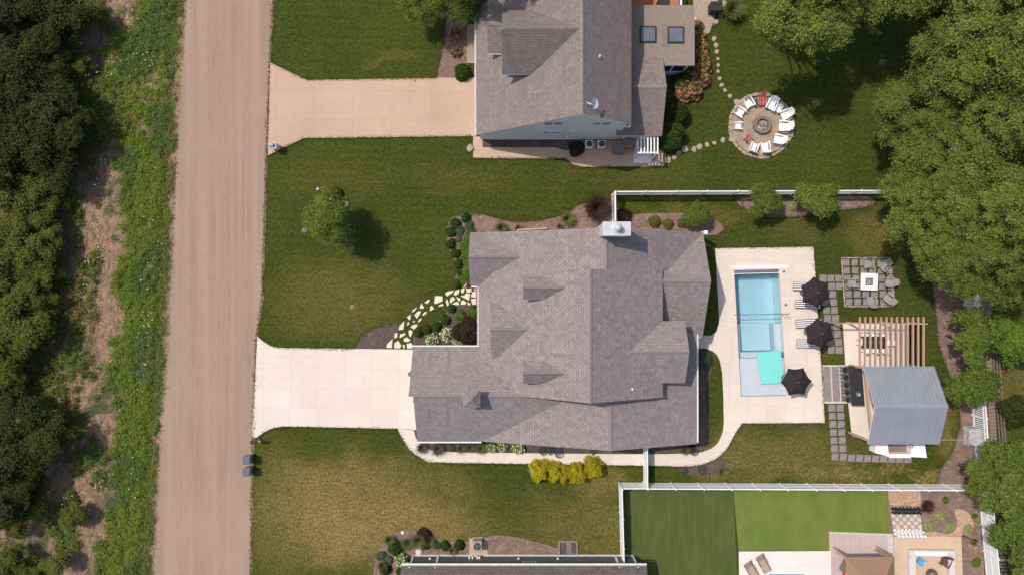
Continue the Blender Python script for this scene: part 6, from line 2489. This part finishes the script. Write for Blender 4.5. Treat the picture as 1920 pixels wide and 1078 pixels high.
def storage(px, py, z, sx, sy, label, name, m):
    p = W(px, py, z)
    r = thing(name, label, name.replace('_', ' '), (p.x, p.y, .056))
    b = MB()
    b.box((0, 0, z / 2), (sx, sy, z), bev=.05)
    b.build('body', m, r)
    b = MB()
    b.box((0, 0, z + .05), (sx * 1.04, sy * 1.04, .1), bev=.045)
    b.box((0, .12, z + .11), (sx * .6, .04, .03))
    b.build('lid', m, r)


storage(1160, 279, .85, .85, .75, 'grey lidded storage box on the north walk in shade', 'storage_box', M['greyd'])
storage(1180, 270, .7, 1.1, .7, 'dark storage box close to the north wall beside the white screen', 'storage_box', M['wood_g'])
storage(1343, 13, .9, .95, .75, 'black covered grill on the stone patio beside the huge grass', 'covered_grill', M['dark'])
storage(1245, 4, 1.7, .9, .6, 'dark grill standing on the red deck', 'deck_grill', M['dark'])
for k, (px, py) in enumerate(((1231, 303), (1237, 303), (1231, 306.5), (1237, 306.5), (1242, 305))):
    b = MB()
    b.lathe([(.07, 0), (.09, .16), (.08, .16), (.06, .02)], n=10)
    o = tag(b.build('small_pot', M['white']), f'tiny white pot at the end of the north walk, {ORD[k]} of five', 'pot', 'tiny white pots')
    o.location = W(px, py)[:2] + (.056,)
r = thing('window_well', 'open timber framed window well in the dry grass by the south house', 'window well', W(1064, 1028))
b = MB()
for poly in ([(1046, 1012), (1083, 1012.5), (1083, 1015.5), (1046, 1015)], [(1046, 1015), (1049.5, 1015), (1050, 1040), (1046.5, 1040)], [(1080, 1015.5), (1083, 1015.5), (1083.5, 1040), (1080.5, 1040)]):
    b.prism([(wx(x), wy(y)) for x, y in poly], 0, .16)
b.build('frame', M['wood_g'], r, True)
b = MB()
b.prism([(wx(1049.5), wy(1015)), (wx(1080), wy(1015)), (wx(1080), wy(1040)), (wx(1050), wy(1040))], 0, .04)
b.build('floor', M['mulch'], r, True)
b = MB()
b.bar(W(1066, 1016, .05), W(1068, 1039, .1), .45, .03)
b.build('grate', M['greyd'], r, True)
r = thing('window_well', 'low timber edging showing at the north eave of the large house', 'window well', W(998, 433))
b = MB()
b.bar(W(970, 431.5, .3), W(1025, 428.5, .3), .13, .3)
b.bar(W(970.5, 431.5, .3), W(971, 445, .3), .13, .29)
b.build('frame', M['wood'], r, True)
p = W(1097, 426, 1.4)
b = MB()
b.box((p.x, 4.5, 1.1), (1.2, .42, 1.1), bev=.06)
tag(b.build('wall_housing', M['white_p']), 'white rounded housing at the north eave left of the chimney', 'wall housing')
p = W(1313, 439, 2.2)
b = MB()
b.box((p.x + .2, p.y + .05, 1.6), (.28, .3, 3.2), bev=.02)
b.build('corner_post', M['white_p'], Hm.root, True)

# small flag on a pole by the front door
p = W(873.5, 536, 1.5)
r = thing('flag', 'small striped flag with blue corner on a pole among the hostas by the front door', 'flag', (p.x, p.y, 0))
b = MB()
b.tube((.08, .3, 0), (.08, .3, 1.8), .015)
b.tube((.08, .3, 1.62), (-.22, .3, 1.66), .01)
b.build('pole', M['dark'], r)
m_, nt_, b_ = new_mat('flag_cloth')
uvn = nt_.nodes.new('ShaderNodeTexCoord').outputs['UV']
s_ = nt_.nodes.new('ShaderNodeSeparateXYZ')
L(nt_, uvn, s_.inputs[0])
st = math_(nt_, 'GREATER_THAN', math_(nt_, 'FRACT', math_(nt_, 'MULTIPLY', s_.outputs[0], 6.5)), .5)
col = mixc(nt_, st, (.5, .03, .05), (.75, .72, .70))
can = math_(nt_, 'MULTIPLY', math_(nt_, 'LESS_THAN', s_.outputs[0], .54), math_(nt_, 'GREATER_THAN', s_.outputs[1], .6))
vo = nt_.nodes.new('ShaderNodeTexVoronoi')
vo.inputs['Scale'].default_value = 14
L(nt_, uvn, vo.inputs['Vector'])
star = math_(nt_, 'LESS_THAN', vo.outputs['Distance'], .22)
L(nt_, mixc(nt_, can, col, mixc(nt_, star, (.02, .03, .12), (.7, .7, .72))), b_.inputs['Base Color'])
b = MB()
n = 8
for i in range(n):
    def fp(t, u):
        return Vector((-.2 + .27 * u + .05 * math.sin(t * 5), .3 - .42 * t + .03 * math.sin(u * 7), 1.62 - .5 * t + .03 * math.sin(u * 9 + t * 4)))
    t0, t1 = i / n, (i + 1) / n
    for j in range(5):
        u0, u1 = j / 5, (j + 1) / 5
        q = [fp(t1, u0), fp(t1, u1), fp(t0, u1), fp(t0, u0)]
        uv = [(u0, 1 - t1), (u1, 1 - t1), (u1, 1 - t0), (u0, 1 - t0)]
        b.face(q, 0, uv, True)
        b.face([v - Vector((0, 0, .006)) for v in q[::-1]], 0, uv[::-1], True)
b.build('cloth', m_, r)
